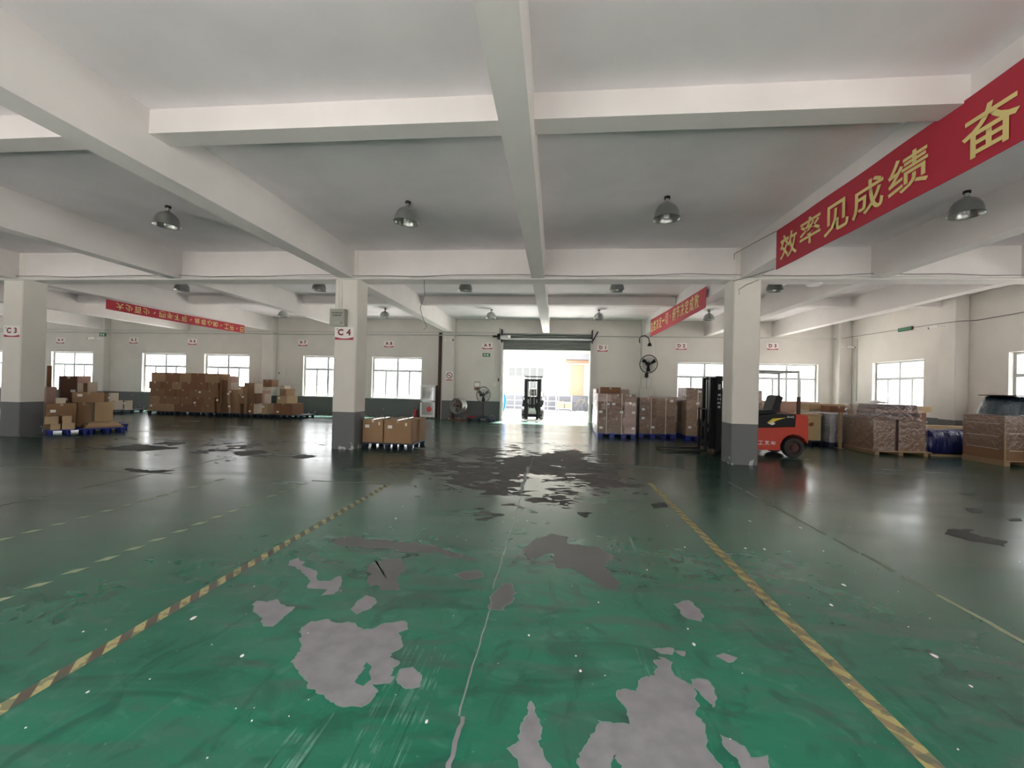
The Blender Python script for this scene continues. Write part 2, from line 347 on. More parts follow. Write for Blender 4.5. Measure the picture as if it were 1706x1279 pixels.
def lettering(body, loc, face, height, width=None, m=None, parent=None, bold=0.0, name='lettering', vertical=False, flip=False, depth=0.002, spacing=1.0):
    cu = bpy.data.curves.new('lettering', 'FONT'); cu.body = body; cu.align_x = 'CENTER'; cu.align_y = 'CENTER'; cu.offset = bold; cu.space_character = spacing
    cu.resolution_u = 3
    t = bpy.data.objects.new('lettering', cu); COL.objects.link(t); bpy.context.view_layer.update()
    me = bpy.data.meshes.new_from_object(t.evaluated_get(bpy.context.evaluated_depsgraph_get()))
    bpy.data.objects.remove(t)
    if not me.vertices: return None
    xs = [v.co.x for v in me.vertices]; ys = [v.co.y for v in me.vertices]
    cx, cy = (min(xs) + max(xs)) / 2, (min(ys) + max(ys)) / 2; hh = max(ys) - min(ys); ww = max(xs) - min(xs)
    sy = height / hh; sx = (width / ww) if width else sy
    if flip: sy = -sy
    rot = FACING[face]
    for v in me.vertices:
        a, b_ = (v.co.x - cx) * sx, (v.co.y - cy) * sy
        if vertical: a, b_ = -b_, a
        v.co = rot @ Vector((a, b_, depth))
    me.materials.clear(); me.materials.append(m or M['black']); me.name = name
    o = bpy.data.objects.new(name, me); COL.objects.link(o); o.location = loc
    if parent is not None: o.parent = parent
    return o

# ------------------------------------------------------------------ structure: floor, ceiling, walls
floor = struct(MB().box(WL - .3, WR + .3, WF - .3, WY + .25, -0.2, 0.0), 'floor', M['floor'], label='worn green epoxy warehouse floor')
# roof openings added unseen behind the camera to light the floor below
ADDED_GAPS = [(-13.1, -9.2), (-8.7, -5.0), (-4.4, -0.7), (-0.1, 3.6), (4.3, 8.9)]; SY0, SY1 = -2.9, -0.6
cmb = MB().box(WL - .3, WR + .3, WF - .3, SY0, CZ, CZ + .2).box(WL - .3, WR + .3, SY1, WY + .3, CZ, CZ + .2)
cx0 = WL - .3
for a, b in ADDED_GAPS: cmb.box(cx0, a, SY0, SY1, CZ, CZ + .2); cx0 = b
cmb.box(cx0, WR + .3, SY0, SY1, CZ, CZ + .2)
for a, b in ADDED_GAPS: portal(((a + b) / 2, (SY0 + SY1) / 2, CZ + .22), (0, 0, 0), b - a, SY1 - SY0)
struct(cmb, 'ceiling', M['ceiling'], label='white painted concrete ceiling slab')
def wall(name, axis, a0, a1, t0, t1, openings, label):
    """axis 'x': wall runs along X between a0 and a1, thickness t0..t1 in Y."""
    mb = MB()
    def bx(p, q, z0, z1):
        if axis == 'x': mb.box(p, q, t0, t1, z0, z1)
        else: mb.box(t0, t1, p, q, z0, z1)
    cur = a0
    for (p, q, z0, z1) in sorted(openings):
        bx(cur, p, 0, CZ)
        if z0 > 0: bx(p, q, 0, z0)
        bx(p, q, z1, CZ); cur = q
    bx(cur, a1, 0, CZ)
    return struct(mb, name, M['wall'], label=label)
WZ0, WZ1 = 0.84, 2.73
FARW = [(-28.35, -26.05), (-24.95, -22.65), (-19.98, -17.68), (-16.72, -14.42), (-11.72, -9.40), (-8.38, -6.02), (5.22, 7.58), (8.56, 10.92)]
DOOR = (-2.28, 1.50, 0.0, 3.2)
wall('wall_back', 'x', WL, WR, WY, WY + .24, [(a, b, WZ0, WZ1) for a, b in FARW] + [DOOR], 'far white wall with grey dado, windows and loading door')
RW = [(5.3, 7.6), (10.35, 12.75), (15.42, 17.72)]
wall('wall_right', 'y', WF, WY + .24, WR, WR + .24, [(a, b, WZ0, WZ1) for a, b in RW], 'right hand white wall with windows')
LW = [(1.5, 4.0), (6.5, 9.0), (11.5, 14.0), (15.5, 18.0)]
wall('wall_left', 'y', WF, WY + .24, WL - .24, WL, [(a, b, WZ0, WZ1) for a, b in LW], 'left end wall of the warehouse')
FW = [(-21.5, -17.5, 0, 3.4), (-12.5, -9.5, 0, 3.4), (-3.5, -0.9, 0, 3.4), (5.5, 8.5, 0, 3.4)]
wall('wall_front', 'x', WL, WR, WF - .24, WF, FW, 'wall behind the camera with open loading doors')
for a, b in FARW: portal(((a + b) / 2, WY + .26, (WZ0 + WZ1) / 2), (R(-90), 0, 0), b - a, WZ1 - WZ0)
portal(((DOOR[0] + DOOR[1]) / 2, WY + .26, 1.6), (R(-90), 0, 0), DOOR[1] - DOOR[0], 3.2)
for a, b in RW: portal((WR + .26, (a + b) / 2, (WZ0 + WZ1) / 2), (0, R(90), 0), WZ1 - WZ0, b - a)
for a, b, c, d in FW: portal(((a + b) / 2, WF - .26, 1.7), (R(90), 0, 0), b - a, 3.4)

# windows
def window(n, axis, a, b, wall_in, sgn, label):
    """frame sits in the outer part of the opening; axis along the wall."""
    t = thing('window_%d' % n, label, None); t['kind'] = 'structure'
    y0 = wall_in + sgn * 0.13; y1 = wall_in + sgn * 0.19; ylo, yhi = min(y0, y1), max(y0, y1)
    def bx(mb, p, q, z0, z1, lo=ylo, hi=yhi):
        return mb.box(p, q, lo, hi, z0, z1) if axis == 'x' else mb.box(lo, hi, p, q, z0, z1)
    f = MB(); fw_ = 0.07
    bx(f, a, a + fw_, WZ0, WZ1); bx(f, b - fw_, b, WZ0, WZ1); bx(f, a + fw_, b - fw_, WZ0, WZ0 + fw_); bx(f, a + fw_, b - fw_, WZ1 - fw_, WZ1)
    f.build('window_frame', M['white_metal'], t)
    zt = WZ1 - 0.62; mid = (a + b) / 2
    g = bx(MB(), a + fw_, b - fw_, zt - .045, zt + .045); g.build('transom', M['white_metal'], t)
    bx(MB(), mid - .04, mid + .04, zt + .045, WZ1 - fw_).build('mullion', M['white_metal'], t)
    q = (b - a - 2 * fw_) / 4
    for i in (1, 2, 3):
        wv = .045 if i == 2 else .032
        x = a + fw_ + q * i; bx(MB(), x - wv, x + wv, WZ0 + fw_, zt - .045).build('mullion', M['white_metal'], t)
    gl = (ylo + yhi) / 2
    for p, r_, z0, z1 in [(a + fw_, mid - .04, zt + .045, WZ1 - fw_), (mid + .04, b - fw_, zt + .045, WZ1 - fw_)] + [(a + fw_ + q * i + .046, a + fw_ + q * (i + 1) - .046, WZ0 + fw_, zt - .045) for i in range(4)]:
        bx(MB(), p, r_, z0, z1, gl - .002, gl + .002).build('pane', M['pane'], t)
    s = MB(); lo, hi = sorted((wall_in - sgn * 0.02, wall_in + sgn * 0.128))
    bx(s, a + .005, b - .005, WZ0 + .0, WZ0 + .018, lo, hi); s.build('window_sill', M['pvc'], t)
for i, (a, b) in enumerate(FARW): window(i + 1, 'x', a, b, WY, 1, 'six pane aluminium window in the far wall')
for i, (a, b) in enumerate(RW): window(9 + i, 'y', a, b, WR, 1, 'six pane aluminium window in the right wall')
for i, (a, b) in enumerate(LW): window(12 + i, 'y', a, b, WL, -1, 'six pane aluminium window in the left wall')

# columns and pilasters
def bevel_box(x0, x1, y0, y1, z0, z1, name, m, label):
    c = .02
    pts = [(x0 + c, y0), (x1 - c, y0), (x1, y0 + c), (x1, y1 - c), (x1 - c, y1), (x0 + c, y1), (x0, y1 - c), (x0, y0 + c)]
    return struct(MB().prism(pts, 'z', z0, z1), name, m, label=label)
for i, x in enumerate(COLX):
    nm = ['far left', 'left', 'pillar carrying the C3 sign', 'pillar carrying the C4 sign', 'pillar in front of the forklift'][i]
    bevel_box(x, x + CW, 9.40, 9.94, 0, CZ, 'column', M['column'], 'square white column with grey base, ' + nm)
    if i: bevel_box(x, x + CW, -0.45, 0.09, 0, CZ, 'column', M['column'], 'square white column behind the camera')
    bevel_box(x, x + CW, WY - .33, WY, 0, CZ, 'pilaster', M['wall'], 'wall pilaster on the far wall')
bevel_box(WR - .50, WR, WY - .40, WY, 0, CZ, 'pilaster', M['wall'], 'corner pilaster between far and right walls')
bevel_box(WR - .38, WR, 13.85, 14.40, 0, CZ, 'pilaster', M['wall'], 'pilaster on the right wall')
bevel_box(WR - .38, WR, 9.40, 9.94, 0, CZ, 'pilaster', M['wall'], 'pilaster on the right wall by the crates')
bevel_box(WR - .38, WR, 4.45, 4.9, 0, CZ, 'pilaster', M['wall'], 'pilaster on the right wall beyond the frame')
# beams along the depth
DEPTHX = [(-30.45, .3), (-22.10, .3), (-17.83, .28), (-13.44, .3), (-9.10, .28), (-4.885, .32), (-0.55, .28), (3.78, .32), (6.31, .28), (9.05, .28)]
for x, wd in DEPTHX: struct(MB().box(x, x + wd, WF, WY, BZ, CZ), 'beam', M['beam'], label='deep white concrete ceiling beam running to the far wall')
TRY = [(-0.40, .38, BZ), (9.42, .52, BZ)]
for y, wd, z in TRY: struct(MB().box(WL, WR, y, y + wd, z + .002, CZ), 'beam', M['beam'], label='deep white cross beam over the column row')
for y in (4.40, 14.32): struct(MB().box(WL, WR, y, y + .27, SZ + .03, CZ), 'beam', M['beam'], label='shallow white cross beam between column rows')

struct(MB().box(WL, WR, WF - .25, -1.0, 0.0, 0.004), 'floor_reflector', M['bounce_floor'], label='added pale floor sheet bouncing light up behind the camera')  # unseen sheet added over the floor to bounce light onto ceiling and beams

# ------------------------------------------------------------------ floor markings and worn patches (parts of the floor)
def strip(x0, x1, y0, y1, name, m, z=0.0012):
    return MB()._add([(x0, y0, z), (x1, y0, z), (x1, y1, z), (x0, y1, z)], [(0, 1, 2, 3)]).build(name, m, floor)
def wavy_strip(x, wd, y0, y1, name, m, amp, z=0.0012, step=.12):
    vs = []; fs = []; n = int((y1 - y0) / step)
    for i in range(n + 1):
        y = y0 + (y1 - y0) * i / n; j = random.uniform(-amp, amp); vs += [(x - wd / 2 + j + random.uniform(-amp, amp) * .5, y, z), (x + wd / 2 + j, y, z)]
        if i: k = 2 * i; fs.append((k - 2, k - 1, k + 1, k))
    return MB()._add(vs, fs).build(name, m, floor)
wavy_strip(-2.44, .085, .4, 6.3, 'floor_tape', M['hazard'], .003, step=.6)
wavy_strip(1.57, .085, .4, 7.22, 'floor_tape', M['hazard_r'], .004, step=.4)
y = 2.0
while y < 6.1:
    for x, lo in ((-3.65, 2.0), (-4.98, 2.9)):
        if y > lo and random.random() < .9:
            d = random.uniform(.07, .12)
            MB()._add([(x - .035, y, .0012), (x + .035, y + .06, .0012), (x + .035, y + .06 + d, .0012), (x - .035, y + d, .0012)], [(0, 1, 2, 3)]).build('floor_tape', M['dash'], floor)
    y += .235
strip(-3.65, -2.48, 6.28, 6.33, 'floor_tape', M['faint']); strip(-9.5, -6.0, 6.3, 6.36, 'floor_tape', M['faint'])
y = 1.9
while y < 7.1:
    d = random.uniform(.15, .6); wavy_strip(2.92, random.uniform(.012, .05), y, y + d, 'floor_tape', M['faint'], .008); y += d + random.uniform(.01, .12)
wavy_strip(2.92, .04, 2.6, 3.6, 'floor_tape', M['dash'], .008, .0018)
wavy_strip(-6.3, .03, 3.5, 8.0, 'floor_tape', M['faint'], .006)
wavy_strip(-0.38, .020, .6, 1.95, 'floor_joint', M['concrete'], .005, .0022, .035)
wavy_strip(-0.40, .008, 1.95, 3.0, 'floor_joint', M['concrete_edge'], .004, .0022, .05)
wavy_strip(-0.42, .007, 3.2, 9.5, 'floor_joint', M['concrete_edge'], .005, .0022, .1)
wavy_strip(-0.45, .05, 6.2, 8.2, 'floor_joint', M['concrete_edge'], .02, .0024, .1)

def patch(pts, m='concrete', z=.0014, org=(0, 0), s=1.984, rough=1.0, edge=True):
    W = [onZ(org[0] + p[0] / s, org[1] + p[1] / s) for p in pts]
    def densify(W, amp):
        out = []; sc_y = max(1.0, sum(p.y for p in W) / len(W) / 2.2)
        for i, a in enumerate(W):
            b_ = W[(i + 1) % len(W)]; d = (b_ - a).length; n = max(2, min(40, int(d / (.014 * sc_y))))
            nrm = Vector((-(b_ - a).y, (b_ - a).x, 0)).normalized()
            for k in range(n):
                p = a.lerp(b_, k / n); q = Vector((p.x * 7, p.y * 7, z * 900))
                o_ = MN.noise(q) * 1.3 + MN.noise(q * 3.1) * .9 + MN.noise(q * 8) * .5
                p = p + nrm * o_ * amp * 3.0 * min(1, d * 5 / sc_y); out.append(p)
        return out
    D = densify(W, .012 * rough)
    MB()._add([(p.x, p.y, z) for p in D], [tuple(range(len(D)))]).build('worn_patch', M[m], floor)
    if edge:   # raised lip of the coating around the bare spot
        vs = []; n = len(D); c = sum(D, Vector()) / n
        for i, p in enumerate(D):
            a, b_ = D[i - 1], D[(i + 1) % n]; t = (b_ - a).normalized(); nn = Vector((-t.y, t.x, 0))
            vs += [(p.x, p.y, z + .0006), (p.x + nn.x * .007, p.y + nn.y * .007, z + .0006)]
        MB()._add(vs, [(2 * i, 2 * i + 1, (2 * i + 3) % (2 * n), (2 * i + 2) % (2 * n)) for i in range(n)]).build('patch_edge', M['concrete_edge'], floor)
A = (0, 700); B = (846, 700)
patch([(955, 800), (1000, 745), (1000, 690), (1030, 668), (1080, 660), (1110, 672), (1170, 672), (1180, 685), (1240, 690), (1270, 672), (1335, 665), (1345, 690), (1310, 705), (1330, 745), (1300, 770), (1305, 850), (1285, 872), (1235, 870), (1215, 935), (1195, 945), (1110, 938), (1080, 905), (1010, 860), (985, 830)], org=A)
patch([(1185, 870), (1195, 815), (1212, 800), (1230, 815), (1225, 858), (1200, 880)], 'green', .0030, org=A, edge=False)
patch([(1313, 850), (1325, 825), (1360, 820), (1395, 845), (1385, 880), (1340, 888), (1315, 870)], org=A)
patch([(835, 610), (850, 598), (880, 604), (915, 592), (920, 608), (945, 618), (970, 618), (930, 655), (900, 682), (870, 680), (872, 655), (850, 635)], org=A)
patch([(955, 480), (960, 465), (985, 455), (1010, 485), (1040, 500), (1050, 530), (1095, 535), (1120, 515), (1105, 575), (1060, 580), (1085, 560), (1050, 555), (1020, 555), (1025, 530), (1010, 505), (985, 490)], org=A)
patch([(1215, 550), (1215, 480), (1240, 460), (1330, 455), (1340, 490), (1320, 520), (1325, 560), (1260, 560), (1245, 545)], 'concrete_faint', org=A, edge=False)
patch([(1090, 400), (1130, 385), (1380, 405), (1480, 430), (1585, 460), (1560, 468), (1450, 440), (1300, 430), (1150, 420)], 'concrete_faint', org=A, edge=False)
patch([(1165, 625), (1185, 600), (1210, 580), (1240, 590), (1225, 620), (1180, 640)], org=A)
patch([(1505, 510), (1545, 500), (1590, 500), (1600, 515), (1540, 527)], 'concrete_faint', org=A)
patch([(1630, 570), (1660, 540), (1690, 540), (1690, 590), (1665, 630), (1625, 625)], 'concrete_faint', org=A)
patch([(50, 430), (80, 395), (140, 375), (195, 385), (200, 410), (300, 420), (345, 445), (330, 490), (365, 540), (355, 565), (300, 545), (270, 520), (210, 490), (160, 490), (150, 440), (60, 460)], 'concrete_faint', org=B, edge=False)
patch([(555, 610), (600, 595), (640, 640), (638, 665), (590, 655)], org=B)
patch([(480, 755), (545, 755), (540, 772), (505, 770)], org=B); patch([(555, 765), (585, 765), (580, 780)], org=B)
patch([(365, 905), (430, 890), (445, 855), (460, 850), (480, 860), (500, 780), (540, 800), (545, 840), (600, 875), (630, 945), (605, 965), (650, 1040), (680, 1120), (720, 1190), (380, 1190), (360, 1120), (345, 1105), (345, 1180), (255, 1190), (260, 1080), (285, 1045), (300, 990), (350, 1000), (405, 1008), (400, 950)], org=B)
patch([(0, 1085), (50, 1065), (65, 990), (75, 930), (95, 990), (90, 1060), (105, 1090), (140, 1149), (150, 1190), (30, 1190), (35, 1130)], org=B)
patch([(610, 860), (650, 860), (690, 920), (680, 950), (640, 900)], org=B)
patch([(705, 1040), (780, 1080), (800, 1115), (830, 1120), (860, 1110), (885, 1180), (800, 1180), (760, 1115), (715, 1085)], org=B)
patch([(690, 780), (715, 772), (755, 785), (730, 800)], org=B)
for P_ in ([(1440, 360), (1530, 360), (1560, 385), (1660, 400), (1640, 415), (1530, 400), (1440, 375)], [(1505, 290), (1560, 290), (1570, 305), (1530, 305)], [(470, 275), (520, 270), (525, 285), (480, 290)], [(1480, 240), (1550, 238), (1540, 250)], [(1640, 325), (1700, 325), (1705, 335), (1660, 333)], [(230, 305), (290, 305), (260, 322)]):
    patch(P_, 'concrete_dark', org=B, edge=False, rough=2)
for P_ in ([(755, 105), (860, 98), (890, 108), (800, 118)], [(415, 158), (500, 165), (580, 165), (520, 175), (430, 168)], [(960, 120), (1000, 112), (1050, 118), (1000, 128)], [(330, 95), (450, 78), (600, 92), (480, 102)], [(540, 70), (620, 74), (560, 86)]):
    patch(P_, 'concrete_dark', org=A, edge=False, rough=2)
# tyre scuffs and small litter
sc_ = MB(); rr = random.Random(3)
spots = [(638, 655, 14), (800, 780, 9), (290, 900, 6), (85, 1018, 4), (1410, 998, 7), (685, 1118, 4), (780, 954, 3), (1020, 925, 3), (275, 700, 4), (495, 857, 3), (1308, 325, 4), (840, 550, 3), (955, 980, 3), (832, 995, 4)]
spots = [(a / 1.984, 700 + b / 1.984, c / 1.984) for a, b, c in spots] + [(846 + a / 1.984, 700 + b / 1.984, c / 1.984) for a, b, c in [(800, 334, 8), (968, 356, 7), (785, 424, 6), (848, 427, 5), (1043, 433, 3), (1000, 275, 10), (595, 690, 5), (615, 742, 9), (300, 603, 4), (225, 780, 4), (240, 830, 6), (1110, 545, 9), (1070, 612, 7), (1410, 780, 12), (70, 712, 5), (1530, 880, 6), (585, 420, 3), (460, 495, 4)]]
for px, py, r_ in spots:
    c = onZ(px, py); k = r_ / FPX * c.y * .75; pts = [(c.x + k * rr.uniform(.6, 1.1) * math.cos(t), c.y + 1.6 * k * rr.uniform(.6, 1.1) * math.sin(t)) for t in [i * math.pi / 3 for i in range(6)]]
    sc_.prism(pts, 'z', .0026, .0045)
for _ in range(90):
    x, y = rr.uniform(-3.5, 4.5), rr.uniform(1.2, 8.0); k = rr.uniform(.002, .005)
    sc_.prism([(x - k, y), (x, y - k), (x + k, y + k * .3), (x, y + k)], 'z', .0026, .004)
tag(sc_.build('litter', M['paper']), 'tiny white paper scraps scattered over the green floor', 'litter', kind='stuff')
# ------------------------------------------------------------------ lamps
def make_lamp():
    t = thing('dome_lamp', '', 'lamp')
    MB().cyl((0, 0, -.035), .045, .035, n=16).build('ceiling_mount', M['black'], t, True)
    MB().cyl((0, 0, -.10), .028, .07, n=12).build('stem', M['steel'], t, True)
    MB().lathe([(.001, -.085), (.04, -.09), (.05, -.105), (.09, -.12), (.135, -.155), (.168, -.205), (.186, -.265), (.194, -.33), (.206, -.345), (.20, -.35), (.186, -.33), (.178, -.265), (.160, -.21), (.128, -.165), (.085, -.133), (.001, -.12)], n=32).build('lamp_shade', M['alu'], t, True)
    b = MB()
    for dx, dy in ((-.028, 0), (.028, 0), (0, -.028), (0, .028)): b.cyl((dx, dy, -.335), .016, .19, n=8)
    b.build('bulb', M['white'], t, True)
    return t
lamp0 = make_lamp(); first = True
def near_words(x): return {0: 'left of the central beam', 1: 'right of the central beam'}[int(x > -.4)]
LX = [(-2.46, 'the central left ceiling bay'), (1.67, 'the central right ceiling bay'), (-6.75, 'the bay left of the C4 pillar'), (5.7, 'the bay behind the red banner'), (-11.05, 'the bay right of the C3 pillar')]
LY = [(6.9, 'aluminium dome lamp nearest the camera, in %s'), (11.9, 'dome lamp just past the pillar row, in %s'), (16.75, 'small dome lamp closest to the far wall, in %s')]
for x, bx_ in LX:
    for y, s in LY:
        if y == 6.9 and x < -10: continue
        o = lamp0 if first else copy_tree(lamp0); first = False
        xx = x if y != 6.9 or x < 5 else 5.9
        o.location = (xx + {11.9: -.05, 16.75: -.05}.get(y, 0), y, CZ - .001); tag(o, s % bx_, 'lamp', 'aluminium dome ceiling lamps')
        o.rotation_euler = (0, R(4) if x < -2 else R(1), 0)

# ------------------------------------------------------------------ signs
def bay_sign(txt, X, Y, z, wd, ht, label):
    t = thing('bay_sign', label, 'sign', (X, Y, z), group='bay number signs')
    MB().box(-wd / 2, wd / 2, -.012, 0, -ht / 2, ht / 2).build('sign_board', M['sign'], t)
    lettering(txt, (.0, -.012, ht * .10), '-y', ht * .50, None, M['sign_text'], t, bold=.045, spacing=1.15)
    n = 10; vs = []; fs = []
    for i in range(n + 1):
        u = -1 + 2 * i / n; x = u * wd * .48; vs += [(x, -.0145, -ht * .48), (x, -.0145, -ht * .48 + ht * (.10 + .12 * u * u))]
        if i: k = 2 * i; fs.append((k - 2, k, k + 1, k - 1))
    MB()._add(vs, fs).build('red_swoosh', M['sign_red'], t)
    MB().ring((-wd * .36, -.0145, ht * .33), ht * .055, ht * .018, 'y', 12, 4).build('emblem', M['grey_box'], t)
for txt, px, py, d in (('A 4', 101, 567, 'above the window nearest the C3 pillar'), ('A 5', 223, 567, 'above and left of the window behind the tall brown stack'), ('A 6', 321, 569, 'between two windows behind the tall brown stack'),
                    ('A 7', 505, 571, 'above the window left of the C4 pillar'), ('A 8', 648, 573, 'above the window right of the C4 pillar'), ('A 9', 812, 576, 'left of the loading door'),
                    ('D 1', 1004, 580, 'right of the loading door'), ('D 2', 1135, 577, 'between the wall fan and the window'), ('D 3', 1287, 577, 'above the window behind the forklift')):
    p = onY(px, py, WY); bay_sign(txt, p.x, WY - .001, p.z, .46, .30, '%s sign %s' % (txt.replace(' ', ''), d))
bay_sign('C 4', -4.755, 9.399, 2.615, .45, .295, 'white C4 sign with red curve on the pillar beside the cartons')
bay_sign('C 3', -13.27, 9.399, 2.57, .45, .28, 'white C3 sign with red curve on the leftmost pillar')

# control box above C4 sign
t = thing('control_box', 'grey metal control box with black lettering above the C4 sign', 'box', (-4.865, 9.398, 2.96))
MB().box(-.175, .175, -.14, 0, -.19, .19).build('enclosure', M['grey_box'], t)
MB().box(-.165, .165, -.148, -.14, -.18, .18).build('door', M['grey_box'], t)
lettering('消防应急照明灯具', (0, -.149, .10), '-y', .032, .25, M['black'], t, bold=.02)
lettering('应急配电箱', (0, -.149, .045), '-y', .036, .21, M['black'], t, bold=.02)
MB().box(-.08, .06, -.150, -.1485, -.125, -.11).build('nameplate', M['steel'], t)
MB().cyl((.10, -.157, -.118), .011, .01, 'y', 10).build('lock', M['black'], t)
tag(MB().tube([(-4.90, 9.388, 3.151), (-4.905, 9.388, 3.5), (-4.91, 9.388, 3.80)], .008).build('conduit_pipe', M['pvc']), 'left thin riser pipe above the grey control box', 'pipe', 'riser pipes above the control box')
tag(MB().tube([(-4.83, 9.388, 3.151), (-4.835, 9.388, 3.5), (-4.85, 9.388, 3.80)], .008).build('conduit_pipe', M['pvc']), 'right thin riser pipe above the grey control box', 'pipe', 'riser pipes above the control box')

# ------------------------------------------------------------------ banners
def banner(name, X, face, y0, y1, z0, z1, label, sag=.02, z1b=None):
    t = thing(name, label, 'banner', (X, y0, z0)); n = 24; vs = []; fs = []
    L_ = y1 - y0; z1b = z1 if z1b is None else z1b
    for i in range(n + 1):
        u = i / n; dz = -sag * math.sin(math.pi * u); dx = .006 * math.sin(u * 23)
        zt = (z1 - z0) * (1 - u) + (z1b - z0) * u
        vs += [(dx, u * L_, dz), (dx, u * L_, zt + dz), (dx + .004, u * L_, zt + dz), (dx + .004, u * L_, dz)]
        if i:
            k = 4 * i
            for q in range(4): fs.append((k - 4 + q, k - 4 + (q + 1) % 4, k + (q + 1) % 4, k + q))
    fs += [(0, 1, 2, 3), (4 * n + 3, 4 * n + 2, 4 * n + 1, 4 * n)]
    MB()._add(vs, fs).build('cloth', M['banner'], t)
    return t
# near banner, hung on the left face of the beam above the forklift pillar
bt = banner('slogan_banner', 3.72, '-x', 2.6, 7.80, 3.60, 4.27, 'long red banner with yellow characters on the nearest right beam', z1b=4.27)
for ch, a, b, c, d in (('效', 1300, 1328, 382, 432), ('率', 1333, 1367, 352, 412), ('见', 1373, 1414, 325, 397), ('成', 1420, 1472, 286, 370), ('绩', 1480, 1547, 238, 333), ('奋', 1603, 1700, 145, 270)):
    ya = onX(a, (c + d) / 2, 3.71).y; yb = onX(b, (c + d) / 2, 3.71).y
    p = onX((a + b) / 2, (c + d) / 2, 3.71)
    lettering(ch, (-.010, (ya + yb) / 2 - 2.6, p.z - 3.60), '-x', .40 if ch != '奋' else .42, abs(ya - yb) , M['banner_text'], bt, bold=.013, name='lettering')
b2 = banner('slogan_banner', 3.72, '-x', 11.27, 17.55, 3.60, 4.13, 'smaller red slogan banner on the right beam beyond the forklift pillar', z1b=4.27)
s = '态度决定一切，细节决定成败'
for i, ch in enumerate(s):
    y = 17.28 - i * .445; u = (y - 11.27) / 6.28
    lettering(ch, (-.010, y - 11.27, .28 + .07 * u), '-x', .12 if ch in '，' else (.06 if ch == '一' else .40), .10 if ch == '，' else .36, M['banner_text'], b2, bold=.015)
b3 = banner('slogan_banner', -13.10, '+x', 11.45, 17.15, 3.50, 3.79, 'narrow red banner with yellow characters on the beam above the left stacks', z1b=3.83)
s = '大少百少、四手不可、段塔心的、工开、已'
for i, ch in enumerate(s):
    y = 11.85 + i * .285
    lettering(ch, (.014, y - 11.45, .145), '+x', .09 if ch == '、' else .20, .08 if ch == '、' else .23, M['banner_text'], b3, bold=.02, flip=True)
def wire(name, pts, r, m, label, cat, group=None): return tag(MB().tube(pts, r, 5).build(name, M[m]), label, cat, group)
wire('banner_rope', [(3.70, 7.80, 4.26), (3.66, 8.6, 4.31), (3.64, 9.38, 4.36), (3.64, 9.37, 4.24)], .006, 'wire', 'upper rope tying the near red banner to the pillar', 'rope', 'banner ropes')
wire('banner_rope', [(3.70, 7.80, 3.62), (3.67, 8.6, 3.70), (3.64, 9.38, 3.80)], .006, 'wire', 'lower rope tying the near red banner to the pillar', 'rope', 'banner ropes')
wire('banner_rope', [(4.15, 9.38, 3.83), (3.9, 9.37, 3.72), (3.75, 9.38, 3.62), (3.76, 9.375, 3.52)], .006, 'wire', 'loose dark rope hooked on the face of the forklift pillar', 'rope', 'banner ropes')

# ------------------------------------------------------------------ conduits and cables
for z, r_, d in ((3.90, .018, 'upper'), (3.84, .020, 'lower')):
    tag(MB().tube([(WL, 9.37, z - .01), (-13, 9.37, z), (-4.7, 9.37, z + .01), (4, 9.37, z), (WR, 9.37, z)], r_, 8).build('conduit_pipe', M['pvc'], smooth=True), '%s long pale conduit along the cross beam over the pillars' % d, 'pipe', 'conduits on the cross beam')
cab = [(WL + i * (WR - WL) / 60, 9.34, 3.915 + .02 * math.sin(i * 1.1) + .01 * math.sin(i * 2.7)) for i in range(61)]
tag(MB().tube(cab, .006, 5).build('cable', M['wire']), 'dark sagging cable strung along the cross beam conduits', 'cable')
tag(MB().tube([(-2.95, 9.44, 3.84), (-2.93, 9.43, 3.5), (-3.02, 9.42, 3.2), (-2.94, 9.42, 2.95), (-2.86, 9.42, 2.8), (-2.93, 9.42, 2.72)], .006, 5).build('cable', M['wire']), 'thin loose wire dangling from the cross beam left of centre', 'cable')
yp = WY - .345
for z, r_, nm in ((3.74, .025, 'lower'), (3.86, .012, 'upper')):
    tag(MB().tube([(WL, yp, z - .1), (-14, yp, z - .06), (-2.6, yp, z)], r_, 8).build('conduit_pipe', M['steel'], smooth=True), '%s conduit along the far wall left of the door' % nm, 'pipe', 'far wall conduits')
tag(MB().tube([(1.75, yp, 3.76), (11.4, yp, 3.76)], .02, 8).build('conduit_pipe', M['steel'], smooth=True), 'straight conduit along the far wall right of the door', 'pipe', 'far wall conduits')
tag(MB().tube([(WR - .42, WY - .35, 3.78), (WR - .42, 14.4, 3.72), (WR - .42, 13.8, 3.70), (WR - .06, 13.5, 3.70), (WR - .06, 9, 3.78)], .009, 6).build('cable', M['wire']), 'thin cable running along the right wall above the windows', 'cable')
tag(MB().tube([(WR - .013, 18.55, 3.74), (WR - .013, 18.55, 1.25)], .012, 6).build('conduit_pipe', M['steel']), 'thin vertical pipe beside the right corner pilaster', 'pipe')
tag(MB().lathe([(.001, .035), (.09, .03), (.15, .0), (.12, -.035), (.001, -.045)], (5.22, 9.40, 3.745), 20).build('emergency_lamp', M['white'], smooth=True), 'small white oval lamp under the cross beam right of the forklift pillar', 'lamp')
# brown riser pipe and thin pipe
tag(MB().tube([(-5.13, 19.05, 0), (-5.13, 19.05, 3.86)], .085, 14).build('riser_pipe', M['redbrown'], smooth=True), 'dark red brown riser pipe beside the no smoking sign', 'pipe')
tag(MB().tube([(-5.0, 18.90, 0), (-5.0, 18.90, 3.86)], .022, 8).build('riser_pipe', M['steel'], smooth=True), 'thin grey pipe right against the red brown riser', 'pipe')

